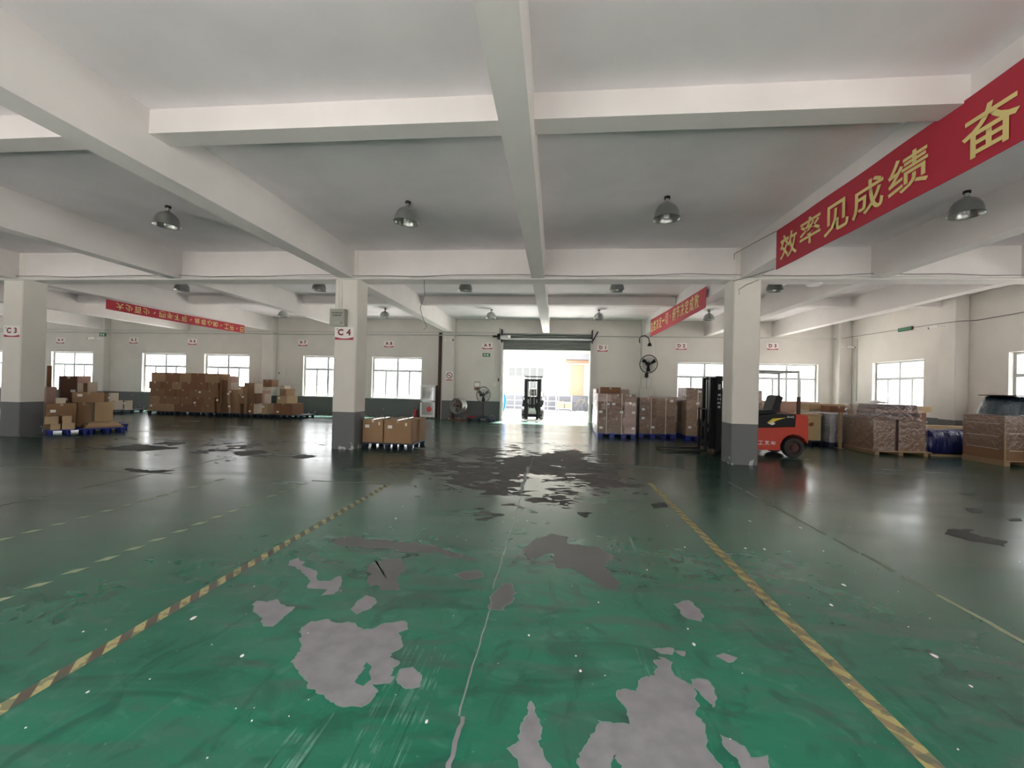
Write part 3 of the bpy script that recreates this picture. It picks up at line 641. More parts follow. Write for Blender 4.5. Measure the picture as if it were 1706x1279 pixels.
# cameras
def camera_fixture(X, Y, z, label, flipx=1, rz=0):
    t = thing('security_camera', label, 'camera', (X, Y, z), rz, 'wall security cameras')
    MB().box(-.02, .02, -.012, 0, -.05, .05).build('bracket', M['white'], t)
    MB().tube([(0, -.01, 0), (.12 * flipx, -.06, .0), (.22 * flipx, -.12, .01)], .012, 6).build('arm', M['white'], t)
    MB().tube([(.18 * flipx, -.14, .01), (.36 * flipx, -.20, -.02)], .042, 10).build('camera_body', M['white'], t, True)
    MB().tube([(.36 * flipx, -.20, -.02), (.385 * flipx, -.208, -.024)], .036, 10).build('lens_cap', M['black'], t, True)
camera_fixture(-4.86, WY - .33, 3.52, 'white camera on the pilaster above the no smoking sign')
camera_fixture(-21.95, WY - .33, 3.37, 'white camera on the pilaster below the green exit sign', -1)
camera_fixture(WR - .42, WY - .40, 3.42, 'dark lensed camera on the right corner pilaster')
camera_fixture(WR - .381, 14.12, 3.62, 'white camera on the right wall pilaster', -1, R(-90))
t = thing('exit_light', 'dark rectangular exit light high on the right wall', 'sign', (WR - .001, 16.15, 3.80))
MB().box(-.05, 0, -.30, .30, -.055, .055).build('housing', M['black'], t)
MB().box(-.054, -.05, -.27, .27, -.04, .04).build('face_panel', M['exit_green'], t)
# exit signs
def exit_sign(X, Y, z, label):
    t = thing('exit_sign', label, 'sign', (X, Y, z), 0, 'green exit signs')
    MB().box(-.17, .17, -.025, 0, -.075, .075).build('housing', M['black'], t)
    MB().box(-.16, .16, -.028, -.025, -.066, .066).build('face_panel', M['exit_green'], t)
    MB().prism([(-.13, 0), (-.07, .045), (-.07, .018), (-.01, .018), (-.01, -.018), (-.07, -.018), (-.07, -.045)], 'y', -.030, -.028).build('arrow', M['white'], t)
    MB().prism([(.03, -.05), (.05, -.05), (.065, -.01), (.085, -.05), (.105, -.05), (.085, .01), (.10, .02), (.075, .05), (.05, .045), (.03, .01)], 'y', -.030, -.028).build('running_figure', M['white'], t)
exit_sign(-3.07, WY - .001, 2.90, 'green exit sign below the A9 sign')
exit_sign(-21.75, WY - .331, 3.55, 'green exit sign high on the pilaster between A4 and A5')
# no smoking sign, notices
t = thing('no_smoking_sign', 'no smoking sign with black circle on the pilaster by the drum fan', 'sign', (-4.66, WY - .331, 1.90))
MB().box(-.17, .17, -.008, 0, -.23, .22).build('sign_board', M['sign'], t)
MB().ring((0, -.010, .04), .125, .014, 'y', 28, 4).build('circle', M['black'], t)
MB().prism([(-.10, .115), (-.08, .135), (.10, -.035), (.08, -.055)], 'y', -.013, -.010).build('slash', M['red'], t)
MB().box(-.08, .05, -.012, -.009, .028, .048).build('cigarette', M['black'], t)
MB().box(-.14, .14, -.011, -.008, -.20, -.13).build('caption_strip', M['sign_red'], t)
lettering('禁止吸烟', (0, -.012, -.165), '-y', .05, .22, M['sign'], t)
t = thing('notice_plaque', 'small notice plaque on the wall above the pedestal fan', 'sign', (-3.46, WY - .001, 1.50))
MB().box(-.14, .14, -.01, 0, -.20, .20).build('sign_board', M['grey_box'], t)
MB().box(-.11, .11, -.012, -.01, -.02, .15).build('picture_panel', M['sign'], t)
MB().box(-.11, .11, -.012, -.01, -.16, -.08).build('text_panel', M['rusty'], t)
t = thing('door_switch', 'white switch box left of the loading door', 'switch', (-2.66, WY - .001, 1.58))
MB().box(-.05, .05, -.03, 0, -.06, .06).build('housing', M['white'], t); MB().box(-.02, .02, -.036, -.03, .0, .03).build('button', M['red'], t)
tag(MB().tube([(-2.66, WY - .015, 1.64), (-2.67, WY - .015, 3.3)], .012, 6).build('conduit_pipe', M['pvc']), 'thin riser above the white door switch', 'pipe')
t = thing('pull_switch', 'small black switch beside the shutter guide', 'switch', (-2.50, WY - .001, 1.80))
MB().box(-.025, .025, -.03, 0, -.07, .07).build('housing', M['black'], t); MB().cyl((0, -.04, -.02), .012, .01, 'y', 8).build('button', M['red'], t)
t = thing('wall_panel', 'small white electrical panel on the wall above the low carton stack', 'box', (-13.0 + .25, WY - .001, 1.95))
MB().box(-.20, .20, -.03, 0, -.19, .19).build('cover', M['wall'], t); MB().box(-.15, -.11, -.045, -.03, -.10, -.02).build('latch', M['black'], t)

# ------------------------------------------------------------------ rolling shutter door
dt = thing('door_1', 'grey rolling shutter raised over the loading door', None); dt['kind'] = 'structure'
pts = []; z = 3.80; k = 0
while z > 3.20:
    pts += [(WY - .10, z), (WY - .125, z - .02), (WY - .125, z - .055), (WY - .10, z - .075)]; z -= .085
prof = pts + [(y + .02, z) for y, z in pts[::-1]]
MB().prism(prof, 'x', DOOR[0] - .06, DOOR[1] + .06).build('shutter_curtain', M['shutter'], dt)
coil = MB()
for i in range(3): coil.prism([(WY - .17, 3.61 + i * .085), (WY - .30, 3.61 + i * .085), (WY - .33, 3.63 + i * .085), (WY - .33, 3.66 + i * .085), (WY - .30, 3.68 + i * .085), (WY - .17, 3.68 + i * .085)], 'x', DOOR[0] - .05, DOOR[1] + .05)
coil.build('shutter_coil', M['shutter'], dt)
MB().box(DOOR[0] - .06, DOOR[1] + .06, WY - .36, WY - .33, 3.565, 3.60).build('bottom_rail', M['white_metal'], dt)
for x in (DOOR[0] - .12, DOOR[1] + .02):
    MB().box(x, x + .10, WY - .14, WY - .002, 0.0, 3.5).build('guide_rail', M['steel'], dt)
for x in (DOOR[0] - .10, DOOR[1] + .06):
    MB().box(x, x + .03, WY - .42, WY - .002, 3.45, 4.02).build('end_bracket', M['black'], dt)
MB().tube([(DOOR[1] + .09, WY - .40, 3.55), (DOOR[1] + .30, WY - .40, 3.95)], .03, 6).build('brace', M['black'], dt)
t = thing('shutter_motor', 'dark shutter motor with chain wheel at the top left of the door', 'motor', (DOOR[0] - .16, WY - .40, 3.68))
MB().cyl((-.10, 0, 0), .13, .12, 'x', 18).build('chain_wheel', M['black'], t, True)
MB().cyl((.04, -.02, -.02), .09, .34, 'x', 14).build('motor_body', M['steel'], t, True)
MB().box(-.30, -.10, -.04, .04, -.03, .05).build('gearbox', M['black'], t)
MB().tube([(.0, .0, .1), (.0, .0, .38)], .012, 6).build('rod', M['black'], t)
MB().box(.36, .48, -.10, -.02, -.06, .06).build('terminal_box', M['white'], t)
MB().tube([(-.06, -.13, -.05), (-.06, -.135, -1.2), (-.05, -.13, -2.0)], .006, 5).build('pull_chain', M['steel'], t)

# ------------------------------------------------------------------ fire cabinet and extinguisher
t = thing('fire_hose_cabinet', 'white framed fire hose cabinet left of the red brown pipe', 'cabinet', (-5.62, WY - .24, 0.06))
MB().box(-.30, .38, .02, .235, 0, 1.42).build('cabinet_body', M['black'], t)
f = MB(); f.box(-.36, .32, -.03, .02, 0, .09).box(-.36, .32, -.03, .02, .66, .74).box(-.36, .32, -.03, .02, 1.35, 1.44).box(-.36, -.28, -.03, .02, .09, 1.35).box(.24, .32, -.03, .02, .09, 1.35)
f.build('cabinet_frame', M['white'], t)
for z0, z1 in ((.09, .66), (.74, 1.35)): MB().box(-.28, .24, .0, .006, z0, z1).build('glass_door', M['pane'], t)
MB().box(-.28, .24, .014, .019, .09, 1.35).build('back_panel', M['grey_box'], t)
MB().cyl((.05, -.012, .35), .12, .02, 'y', 20).build('hose_reel', M['red'], t, True)
for dx in (-.12, -.02, .08): MB().box(dx - .02, dx + .02, -.006, .0, .9, 1.2).build('valve', M['steel'], t)
t = thing('fire_extinguisher', 'red fire extinguisher standing left of the hose cabinet', 'extinguisher', (-6.20, WY - .25, 0))
MB().lathe([(.001, 0), (.065, 0), (.07, .02), (.07, .32), (.05, .37), (.02, .39), (.02, .41), (.001, .41)], n=18).build('cylinder_body', M['red'], t, True)
MB().box(-.05, .02, -.012, .012, .41, .43).box(-.06, .02, -.012, .012, .45, .465).build('handle', M['black'], t)
MB().tube([(.02, 0, .42), (.09, -.02, .38), (.10, -.02, .15)], .01, 6).build('hose', M['black'], t)

# ------------------------------------------------------------------ fans
def fan_head(t, r, m_cage, m_blade, nw=18, blades=3, drum=False):
    c = MB()
    for k in range(nw):
        a = 2 * math.pi * k / nw; ca, sa = math.cos(a), math.sin(a)
        c.tube([(.05 * ca, -.09, .05 * sa), (r * .7 * ca, -.08, r * .7 * sa), (r * ca, -.0, r * sa)], .005, 4)
        c.tube([(.05 * ca, .07, .05 * sa), (r * .7 * ca, .06, r * .7 * sa), (r * ca, -.0, r * sa)], .0035, 4)
    c.ring((0, 0, 0), r, .018, 'y', 32, 6); c.ring((0, -.083, 0), r * .65, .004, 'y', 28, 4); c.ring((0, -.086, 0), r * .35, .004, 'y', 24, 4)
    c.build('cage', M[m_cage], t)
    for k in range(blades):
        a = 2 * math.pi * k / blades + .5; b = MB(); vs = []
        for (rr_, w0, w1) in ((.05, -.25, .25), (r * .5, -.38, .34), (r * .88, -.22, .30)):
            for w_, yy in ((w0, .018), (w1, -.018)):
                vs.append((rr_ * math.cos(a + w_), yy - .01, rr_ * math.sin(a + w_)))
        vs2 = [(x, y + .005, z) for x, y, z in vs]
        b._add(vs + vs2, [(0, 1, 3, 2), (2, 3, 5, 4), (6, 8, 9, 7), (8, 10, 11, 9), (0, 2, 8, 6), (2, 4, 10, 8), (4, 5, 11, 10), (5, 3, 9, 11), (3, 1, 7, 9), (1, 0, 6, 7)])
        b.build('blade', M[m_blade], t)
    MB().cyl((0, -.05, 0), .055, .10, 'y', 16).build('hub', M['black'], t, True)
    MB().cyl((0, .05, 0), .075, .17, 'y', 16).build('motor', M['black'], t, True)
# pedestal fan
t = thing('pedestal_fan', 'black pedestal fan standing left of the loading door', 'fan', (-3.05, 18.55, 0))
hd = bpy.data.objects.new('fan_head', None); COL.objects.link(hd); hd.parent = t; hd.location = (0, 0, 1.13); hd.rotation_euler = (0, 0, R(40))
fan_head(hd, .34, 'wire', 'black')
MB().tube([(0, .0, .21), (0, .0, 1.05)], .02, 8).build('pole', M['black'], t)
MB().lathe([(.001, .212), (.20, .209), (.22, .20), (.20, .19), (.001, .19)], n=20).build('base', M['black'], t, True)
# wall fan on the right pilaster
t = thing('wall_fan', 'black caged fan mounted on the pilaster right of the door', 'fan', (3.87, WY - .36, 2.55))
hd = bpy.data.objects.new('fan_head', None); COL.objects.link(hd); hd.parent = t; hd.location = (0, -.38, .03); hd.rotation_euler = (R(8), 0, R(8))
fan_head(hd, .37, 'black', 'black', 22)
MB().tube([(.0, -.22, .0), (.0, -.12, -.30), (.0, -.02, -.42)], .025, 8).build('wall_bracket', M['black'], t)
MB().box(-.07, .07, -.03, .029, -.52, -.34).build('mount_plate', M['black'], t)
MB().tube([(0, -.04, -.5), (0, -.035, -.98)], .006, 5).build('pull_cord', M['black'], t)
MB().tube([(-.20, -.005, -.5), (-.20, -.005, -.98), (.20, -.005, -.98), (.20, -.005, -.5)], .006, 5).build('cable_loop', M['grey_box'], t)
# gooseneck lamp
t = thing('gooseneck_lamp', 'black gooseneck lamp curving over the wall fan', 'lamp', (3.62, WY - .40, 3.45))
MB().tube([(-.06, .06, .05), (-.08, .0, .22), (.0, -.05, .33), (.14, -.1, .34), (.27, -.12, .24), (.32, -.12, .05)], .02, 8).build('neck', M['black'], t, True)
MB().lathe([(.001, .05), (.04, .04), (.09, -.06), (.085, -.10), (.001, -.11)], (.32, -.12, 0), 14).build('lamp_shade', M['black'], t, True)
# drum fan
t = thing('drum_fan', 'round drum fan on a rusty stand beside the pilaster', 'fan', (-4.13, 18.55, 0), R(-25))
hd = bpy.data.objects.new('fan_head', None); COL.objects.link(hd); hd.parent = t; hd.location = (0, 0, .62)
MB().lathe([(.33, -.17), (.345, -.17), (.345, .17), (.33, .17)], (0, 0, 0), 32, 'y', True).build('drum', M['steel'], hd, True)
fan_head(hd, .325, 'steel', 'rusty', 14, 5)
st = MB()
for s_ in (-1, 1): st.tube([(.36 * s_, 0, .62), (.36 * s_, .0, .30), (.33 * s_, -.18, .03)], .014, 6).tube([(.36 * s_, .0, .30), (.33 * s_, .18, .03)], .014, 6).tube([(.33 * s_, -.24, .02), (.33 * s_, .24, .02)], .016, 6)
st.tube([(-.33, -.22, .03), (.33, -.22, .03)], .016, 6); st.tube([(-.33, .22, .03), (.33, .22, .03)], .016, 6); st.build('stand', M['rusty'], t)

# ------------------------------------------------------------------ pallets
def make_pallet(m='blue', L_=1.2, W_=1.0, H=.14, name='plastic_pallet', label='', group=None):
    t = thing(name, label, 'pallet', group=group)
    n = 7; pw = W_ / n
    for i in range(n):
        y0 = -W_ / 2 + i * pw; MB().box(-L_ / 2, L_ / 2, y0 + .006, y0 + pw - .006, H - .025, H).build('deck_board', M[m], t)
    for x in (-L_ / 2 + .07, 0, L_ / 2 - .07): MB().box(x - .05, x + .05, -W_ / 2, W_ / 2, H - .045, H - .0255).build('stringer', M[m], t)
    for x in (-L_ / 2 + .08, 0, L_ / 2 - .08):
        for y in (-W_ / 2 + .08, 0, W_ / 2 - .08): MB().cyl((x, y, .0), .055, H - .0455, n=10, r2=.075).build('foot', M[m], t)
    return t
PB = make_pallet(); PW = make_pallet('wood', name='wooden_pallet'); PN = make_pallet('navy')
used = set()
def pallet(kind, x, y, label, rz=0.0, group=None, L_=1.2, W_=1.0):
    o = kind if kind.name not in used else copy_tree(kind); used.add(kind.name)
    o.location = (x, y, 0.0); o.rotation_euler = (0, 0, rz); o.scale = (L_ / 1.2, W_ / 1.0, 1); tag(o, label, 'pallet', group); return o
PH = .141

# ------------------------------------------------------------------ cartons
def carton_mesh(x0, x1, y0, y1, z0, z1, alongx=False):
    """closed carton: corner-softened body with the flap seam recessed along the top."""
    mb = MB(); g = .004; c = .004
    if alongx: a0, a1 = y0, y1
    else: a0, a1 = x0, x1
    mid = (a0 + a1) / 2
    prof = [(a0, z0), (a1, z0), (a1, z1 - c), (a1 - c, z1), (mid + g, z1), (mid, z1 - .006), (mid - g, z1), (a0 + c, z1), (a0, z1 - c)]
    return mb.prism(prof, 'x' if alongx else 'y', *((x0, x1) if alongx else (y0, y1)))
CARTONS = []
def carton(x0, x1, y0, y1, z0, z1, col, label, group=None, tape=True, paper=0, parent=None, name='cardboard_carton', m=None):
    x0 += .003; x1 -= .003; y0 += .003; y1 -= .003; z0 += .0005
    o = carton_mesh(x0, x1, y0, y1, z0, z1).build(name, m or CB[col], parent, loc=((x0 + x1) / 2, (y0 + y1) / 2, z0))
    ox, oy = (x0 + x1) / 2, (y0 + y1) / 2
    if parent is None: tag(o, label, 'carton', group); CARTONS.append(o)
    h = z1 - z0
    if tape and (x1 - x0) > .2:
        tw = .028
        MB().box(-tw, tw, y0 - oy - .001, y1 - oy + .001, h, h + .0012).box(-tw, tw, y0 - oy - .0015, y0 - oy - .0003, h - min(.07, h * .4), h + .001).build('tape', M['tape_clear'], o)
    if paper:
        s = .5 if paper == 2 else -.5
        px_ = (x1 - x0) * (.30 if paper == 2 else -.28); pz = h * (.70 if paper != 3 else .25); sz = min(.05, h * .2)
        MB().box(px_ - sz, px_ + sz, y0 - oy - .0020, y0 - oy - .0004, pz - sz * .7, pz + sz * .7).build('shipping_label', M['paper'], o)
    return o
ORD = ['bottom', 'second', 'third', 'fourth', 'fifth', 'sixth']
ORDX = ['first', 'second', 'third', 'fourth', 'fifth', 'sixth', 'seventh', 'eighth', 'ninth']
SETTLE = []
def pxbox(xa, xb, ya, yb, Y, d, col, label, side, z0=None, **k):
    """carton whose front face lies on the plane Y; xa..xb is its whole silhouette, side = which side face shows."""
    ym = (ya + yb) / 2
    X0 = onY(xa, ym, Y if side != 'l' else Y + d).x; X1 = onY(xb, ym, Y + d if side == 'r' else Y).x
    zt = onY(xa, ya, Y).z; zb = PH
    for (a, b, c, e, top) in SETTLE:
        if min(X1, b) - max(X0, a) > .03 and min(Y + d, e) - max(Y, c) > .03 and top <= zt - .05: zb = max(zb, top)
    SETTLE.append((X0, X1, Y, Y + d, zt))
    return carton(X0, X1, Y, Y + d, zb, zt, col, label, **k)

# --- tall brown stack under the A5 / A6 windows -------------------------------------------
rs = random.Random(11)
def stack_rows(x0, y0, depth, rows, label_f, cols, group, papers=.15):
    """rows: list of (z0, z1, [edges])"""
    for r_, (z0, z1, ed) in enumerate(rows):
        n = len(ed) - 1
        for i in range(n):
            col = rs.choice(cols)
            nm = label_f(ORD[r_], ORDX[i], CN[col])
            carton(ed[i], ed[i + 1], y0 + rs.uniform(0, .05), y0 + depth, z0, z1 - .001, col, nm, group, paper=rs.choice((1, 2, 3)) if rs.random() < papers else 0)
g = 'brown cartons in the tall stack below the A5 and A6 signs'
zz = [PH, .45, .76, 1.07, 1.38, 1.70]
def edges(a, b, n): 
    e = [a + (b - a) * i / n for i in range(n + 1)]
    return [e[0]] + [v + rs.uniform(-.06, .06) for v in e[1:-1]] + [e[-1]]
rows = [(zz[0], zz[1], edges(-17.05, -14.05, 5)), (zz[1], zz[2], edges(-17.05, -14.05, 6)), (zz[2], zz[3], edges(-17.0, -13.95, 5)), (zz[3], zz[4], edges(-17.05, -13.95, 6)), (zz[4], zz[5] + .06, edges(-16.95, -13.85, 5))]
stack_rows(-17, 16.75, .62, rows, lambda r_, c_, n: '%s carton, %s from left in the %s row of the tall brown stack' % (n, c_, r_), [BROWN, REDB, BROWN, REDB, TAN], g, .08)
for i, x in enumerate((-16.45, -14.95)): pallet(PN, x, 17.25, ['leftmost dark pallet under the tall brown stack', 'second dark pallet under the tall brown stack'][i], group='dark pallets under the window stacks', L_=1.4)
for r_, z in enumerate((PH, .66, 1.18)):   # back row, seen from the right
    carton(-15.0, -14.05, 17.40, 17.95, z, z + .50, REDB, 'large carton in the back row behind the tall brown stack, %s layer' % ORD[r_], g)
# --- mixed stack right of it (px measured) ---------------------------------------------
Yf = 16.75
g = 'mixed cartons between the tall brown stack and the C4 pillar'
mixed = [
 (361, 381, 672, 688, PH, BROWN, 'brown carton low at the left edge of the mixed stack', 0), (381, 397, 672, 689, PH, TAN, 'tan carton with white label, bottom of the mixed stack', 1),
 (361, 378, 649, 671.5, None, REDB, 'tall reddish carton above the lower left carton of the mixed stack', 3), (379, 397, 649, 671.5, None, TAN, 'tan carton with pale label in the middle of the mixed stack', 1),
 (367, 383, 633, 648.5, None, BROWN, 'brown carton near the top left of the mixed stack', 0), (384, 397, 637, 648.5, None, PALE, 'pale carton with label high on the mixed stack', 2),
 (380, 397, 626.5, 636.5, None, PINK, 'pinkish carton topmost on the left of the mixed stack', 0),
 (396, 413, 672, 690, PH, BROWN, 'brown carton, bottom row, just right of the first gap', 0), (414, 435, 672, 690.5, PH, REDB, 'reddish carton with label low in the mixed stack', 3), (436, 457, 672, 691, PH, LIGHT, 'light carton ending the second bottom group', 1),
 (396, 419, 656, 671.5, None, BROWN, 'wide brown carton with label in the second layer', 2), (421, 439, 655, 671.5, None, REDB, 'reddish carton in the second layer beside the gap', 0), (440, 452, 656, 671.5, None, PALE, 'pale carton in the second layer', 0),
 (397, 418, 643, 655.5, None, TAN, 'tan carton with small label in the third layer', 1), (419, 436, 644, 654.5, None, BROWN, 'brown carton in the third layer', 0), (437, 453, 644, 650, None, PALE, 'flat white carton in the third layer', 0), (437, 452, 650.3, 655.5, None, PINK, 'flat pinkish carton in the third layer', 0),
 (407, 425, 637.5, 642.5, None, BROWN, 'flat brown carton on top of the third layer', 0), (425, 436, 638.5, 643.5, None, PALE, 'small pale carton on top of the third layer', 0),
 (438, 464, 632, 643.5, None, REDB, 'dark fronted carton topmost above the third layer', 0),
]
mixed.sort(key=lambda r_: -r_[2])
for xa, xb, ya, yb, z0, col, lb, pp in mixed:
    pxbox(xa, xb, ya, yb, Yf, .45, col, lb, 'r', z0, group=g, paper=pp)
g = 'cartons on the rightmost pallet of the window stacks'
for xa, xb, ya, yb, z0, d, col, lb, pp in [
 (456, 506, 671.5, 692, PH, .85, REDB, 'large reddish carton at the base of the right end pallet', 3),
 (461, 496, 659, 671, None, .75, LIGHT, 'wide light carton in the second layer of the right end pallet', 1),
 (466, 492, 647.5, 658.5, None, .65, TAN, 'tan carton in the third layer of the right end pallet', 0),
 (465, 484, 642, 647, None, .40, PALE, 'flat pale carton on top of the right end pallet', 0)]:
    pxbox(xa, xb, ya, yb, Yf, d, col, lb, 'r', z0, group=g, paper=pp)
for i, (x, l_) in enumerate(((-13.35, 1.1), (-12.1, 1.25), (-10.75, 1.15))): pallet(PN, x, 17.22, ['dark pallet under the left part of the mixed stack', 'dark pallet under the middle of the mixed stack', 'dark pallet under the right end cartons'][i], group='dark pallets under the window stacks', L_=l_)

# --- stacks beside the C3 pillar: pallets stand turned 57 degrees -----------------------------
P0, TH = Vector((-12.79, 9.37, 0)), R(57)
UX, WX_ = Vector((math.cos(TH), math.sin(TH), 0)), Vector((-math.sin(TH), math.cos(TH), 0))
def uw(u, w_, z=0): return P0 + UX * u + WX_ * w_ + Vector((0, 0, z))
def onW(px, py, w_):      # (u, z) where the view line meets the vertical plane at depth w_
    r = ray(px, py); q = uw(0, w_); t = q.dot(WX_) / (r.x * WX_.x + r.y * WX_.y)
    p = Vector((r.x * t, r.y * t, 0)); return (p - P0).dot(UX), r.z * t + EYE
def tpallet(u0, u1, w0, w1, label):
    c = uw((u0 + u1) / 2, (w0 + w1) / 2)
    return pallet(PB, c.x, c.y, label, TH, 'blue pallets beside the C3 pillar', (u1 - u0) - .01, (w1 - w0) - .01)
tpallet(.38, 1.12, 0, 1.0, 'blue pallet nearest the C3 pillar base'); tpallet(1.12, 1.87, 0, 1.0, 'blue pallet reaching out under the flat boards')
tpallet(.40, 1.30, 1.02, 1.9, 'blue pallet behind the one at the C3 pillar'); tpallet(1.30, 2.1, 1.02, 1.9, 'blue pallet behind the one with flat boards')
PLACED = []
def tcarton(xa, xb, ya, yb, w_, d, z0, col, label, group, paper=0, shiny=False):
    u0, zt = onW(xa, ya, w_); u1, _ = onW(xb, ya, w_); zb = onW(xa, yb, w_)[1] if z0 is None else z0
    base = PH; best = PH
    for (a, b, c, e, top) in PLACED:
        if min(u1, b) - max(u0, a) > .03 and min(w_ + d, e) - max(w_, c) > .03 and top <= zt - .04: best = max(best, top)
    zb = best
    o = carton(0, u1 - u0, 0, d, zb, zt, col, label, group, paper=paper)
    c = uw((u0 + u1) / 2, w_ + d / 2); o.location = (c.x, c.y, zb + .0005); o.rotation_euler = (0, 0, TH)
    PLACED.append((u0, u1, w_, w_ + d, zt))
    if shiny:
        h = zt - zb
        for q in (.25, .7): MB().box(-(u1 - u0) / 2 + .001, (u1 - u0) / 2 - .001, -d / 2 + .001, d / 2 - .001, h * q, h * q + .014).build('tape', M['tape_clear'], o)
    return o
g = 'small foil taped cartons at the pallet front'
for xa, xb, ya, w_, d, lb in [(84, 101, 706.5, .04, .24, 'lower small shiny carton in the front row, middle'), (103, 125, 704.5, .04, .26, 'lower small shiny carton in the front row, right'),
                          (75, 98, 694, .05, .22, 'upper small shiny carton, left of the pair'), (104, 120, 693, .05, .24, 'upper small shiny carton, right of the pair')]:
    tcarton(xa, xb, ya, 0, w_, d, PH, LIGHT, lb, g, 0, True)
for k in range(3):
    u0, u1 = onW(141 + 3 * k, 705, .10 + .03 * k)[0], onW(206 - 4 * k, 705, .10 + .03 * k)[0]; z_ = PH + .002 + .042 * k
    o = carton(0, u1 - u0, 0, .62, z_, z_ + .04, (TAN, LIGHT, LIGHT)[k], 'flat folded carton board, %s of three on the blue pallet' % ['lowest', 'middle', 'topmost'][k], 'flat carton boards on the blue pallet', tape=False)
    c = uw((u0 + u1) / 2, .10 + .03 * k + .31); o.location = (c.x, c.y, z_ + .0005); o.rotation_euler = (0, 0, TH); PLACED.append((u0, u1, .10 + .03 * k, .72 + .03 * k, z_ + .04))
g = 'cartons stacked beside the C3 pillar'
for xa, xb, ya, w_, d, col, lb, pp in [
    (129, 151, 671, .78, .20, TAN, 'upright tan carton in the middle of the C3 pallet', 0),
    (158, 189, 670, .80, .19, LIGHT, 'square light carton standing behind the flat boards', 0),
    (77, 128, 672, .32, .45, BROWN, 'wide dark carton behind the shiny small cartons', 1),
    (94, 126, 663, 1.06, .18, DARK, 'dark reddish carton behind the wide dark one', 1),
    (93, 110, 663, .35, .20, PALE, 'small white carton on the wide dark carton', 0),
    (121, 174, 653, .78, .21, TAN, 'long tan carton with label bridging two cartons', 1),
    (77, 95, 644.5, 1.10, .40, PINK, 'pinkish carton just right of the C3 pillar', 0),
    (79, 87, 609, 1.15, .18, REDB, 'tall narrow carton standing on the pinkish carton', 0),
    (101, 128, 626, 1.30, .40, DARK, 'upright dark carton topmost beside the window', 2),
    (129, 145, 638, 1.30, .30, PALE, 'pale carton under the pinkish top carton', 0),
    (129, 152, 626, 1.32, .28, PINK, 'pinkish carton on top of the pale carton pile', 0),
    (147, 163, 636, 1.10, .18, PALE, 'pale carton with printed mark behind the long carton', 1),
    (140, 146, 638, .82, .12, DARK, 'small black box standing on the long tan carton', 0)]:
    tcarton(xa, xb, ya, 0, w_, d, PH, col, lb, g, pp)
# far white cartons on a dark pallet
xa_, xb_ = onY(172, 668, 16.6).x, onY(221, 668, 16.95).x
pallet(PN, (xa_ + xb_) / 2, 16.95, 'dark pallet under the white cartons near the left far pilaster', 0, None, xb_ - xa_ + .1, 1.0)
g = 'white cartons left of the tall brown stack'
for xa, xb, ya, yb, z0, lb in [(187, 205, 667, 680, PH, 'left white carton on the far dark pallet'), (207, 221, 667, 680, PH, 'right white carton on the far dark pallet'), (181, 198, 654, 666.5, None, 'bright carton stacked on the left white carton'), (172, 182, 655, 680, PH, 'brown tinted carton beside the white cartons')]:
    pxbox(xa, xb, ya, yb, 16.6, .35, PALE if 'brown' not in lb else BROWN, lb, 'r', z0, group=g, paper=1)

# --- pallet of four cartons beside the C4 pillar --------------------------------------------
pallet(PN, -3.82, 10.22, 'dark blue pallet under the four cartons beside the C4 pillar', R(0), None, 1.22, 1.1)
g = 'cartons on the pallet beside the C4 pillar'
for (x0, x1, y0, y1, lb, pp) in [(-4.42, -3.93, 9.72, 10.22, 'front left square carton on the pallet by the C4 pillar', 1), (-3.90, -3.25, 9.70, 10.20, 'front right square carton on the pallet by the C4 pillar', 1),
                             (-4.42, -3.93, 10.24, 10.72, 'back left carton on the pallet by the C4 pillar', 0), (-3.90, -3.22, 10.24, 10.74, 'back right carton on the pallet by the C4 pillar', 2)]:
    o = carton(x0, x1, y0, y1, PH, .66 + (.01 if pp else 0), TAN, lb, g, paper=pp)
    if pp == 1:
        w_ = (x1 - x0) / 2
        MB().box(w_ * .55, w_ * .68, (y0 - y1) / 2 - .0006 + .001, (y0 - y1) / 2 + .0024, .40, .47).build('shipping_label', M['paper'], o)

# ------------------------------------------------------------------ wrapped pallet loads
def film_shell(x0, x1, y0, y1, z0, z1, parent, seed, bulge=.03, taper=0.0, name='stretch_film'):
    rr_ = random.Random(seed); nx, nz = 10, 10; vs = []; fs = []
    ring = [(x0 + (x1 - x0) * i / nx, y0) for i in range(nx)] + [(x1, y0 + (y1 - y0) * i / nx) for i in range(nx)] + [(x1 - (x1 - x0) * i / nx, y1) for i in range(nx)] + [(x0, y1 - (y1 - y0) * i / nx) for i in range(nx)]
    n = len(ring); cx_, cy_ = (x0 + x1) / 2, (y0 + y1) / 2
    fold = [rr_.uniform(0, 1) for _ in range(n)]
    for j in range(nz + 1):
        z = z0 + (z1 - z0) * j / nz
        for k, (x, y) in enumerate(ring):
            q = bulge * (.4 + fold[k] * .8 + rr_.uniform(0, .35)); d = Vector((x - cx_, y - cy_, 0)).normalized()
            vs.append((x + d.x * q, y + d.y * q, z))
    for j in range(nz):
        for k in range(n): fs.append((j * n + k, j * n + (k + 1) % n, (j + 1) * n + (k + 1) % n, (j + 1) * n + k))
    top = len(vs)
    for s_, zz_ in ((.8, .012), (.4, .02)):
        for (x, y) in ring: vs.append((cx_ + (x - cx_) * s_, cy_ + (y - cy_) * s_, z1 + zz_ * rr_.uniform(.5, 1.3)))
    for a_, b_ in ((nz * n, top), (top, top + n)):
        for k in range(n): fs.append((a_ + k, a_ + (k + 1) % n, b_ + (k + 1) % n, b_ + k))
    return MB()._add(vs, fs).build(name, M['film'], parent, True)
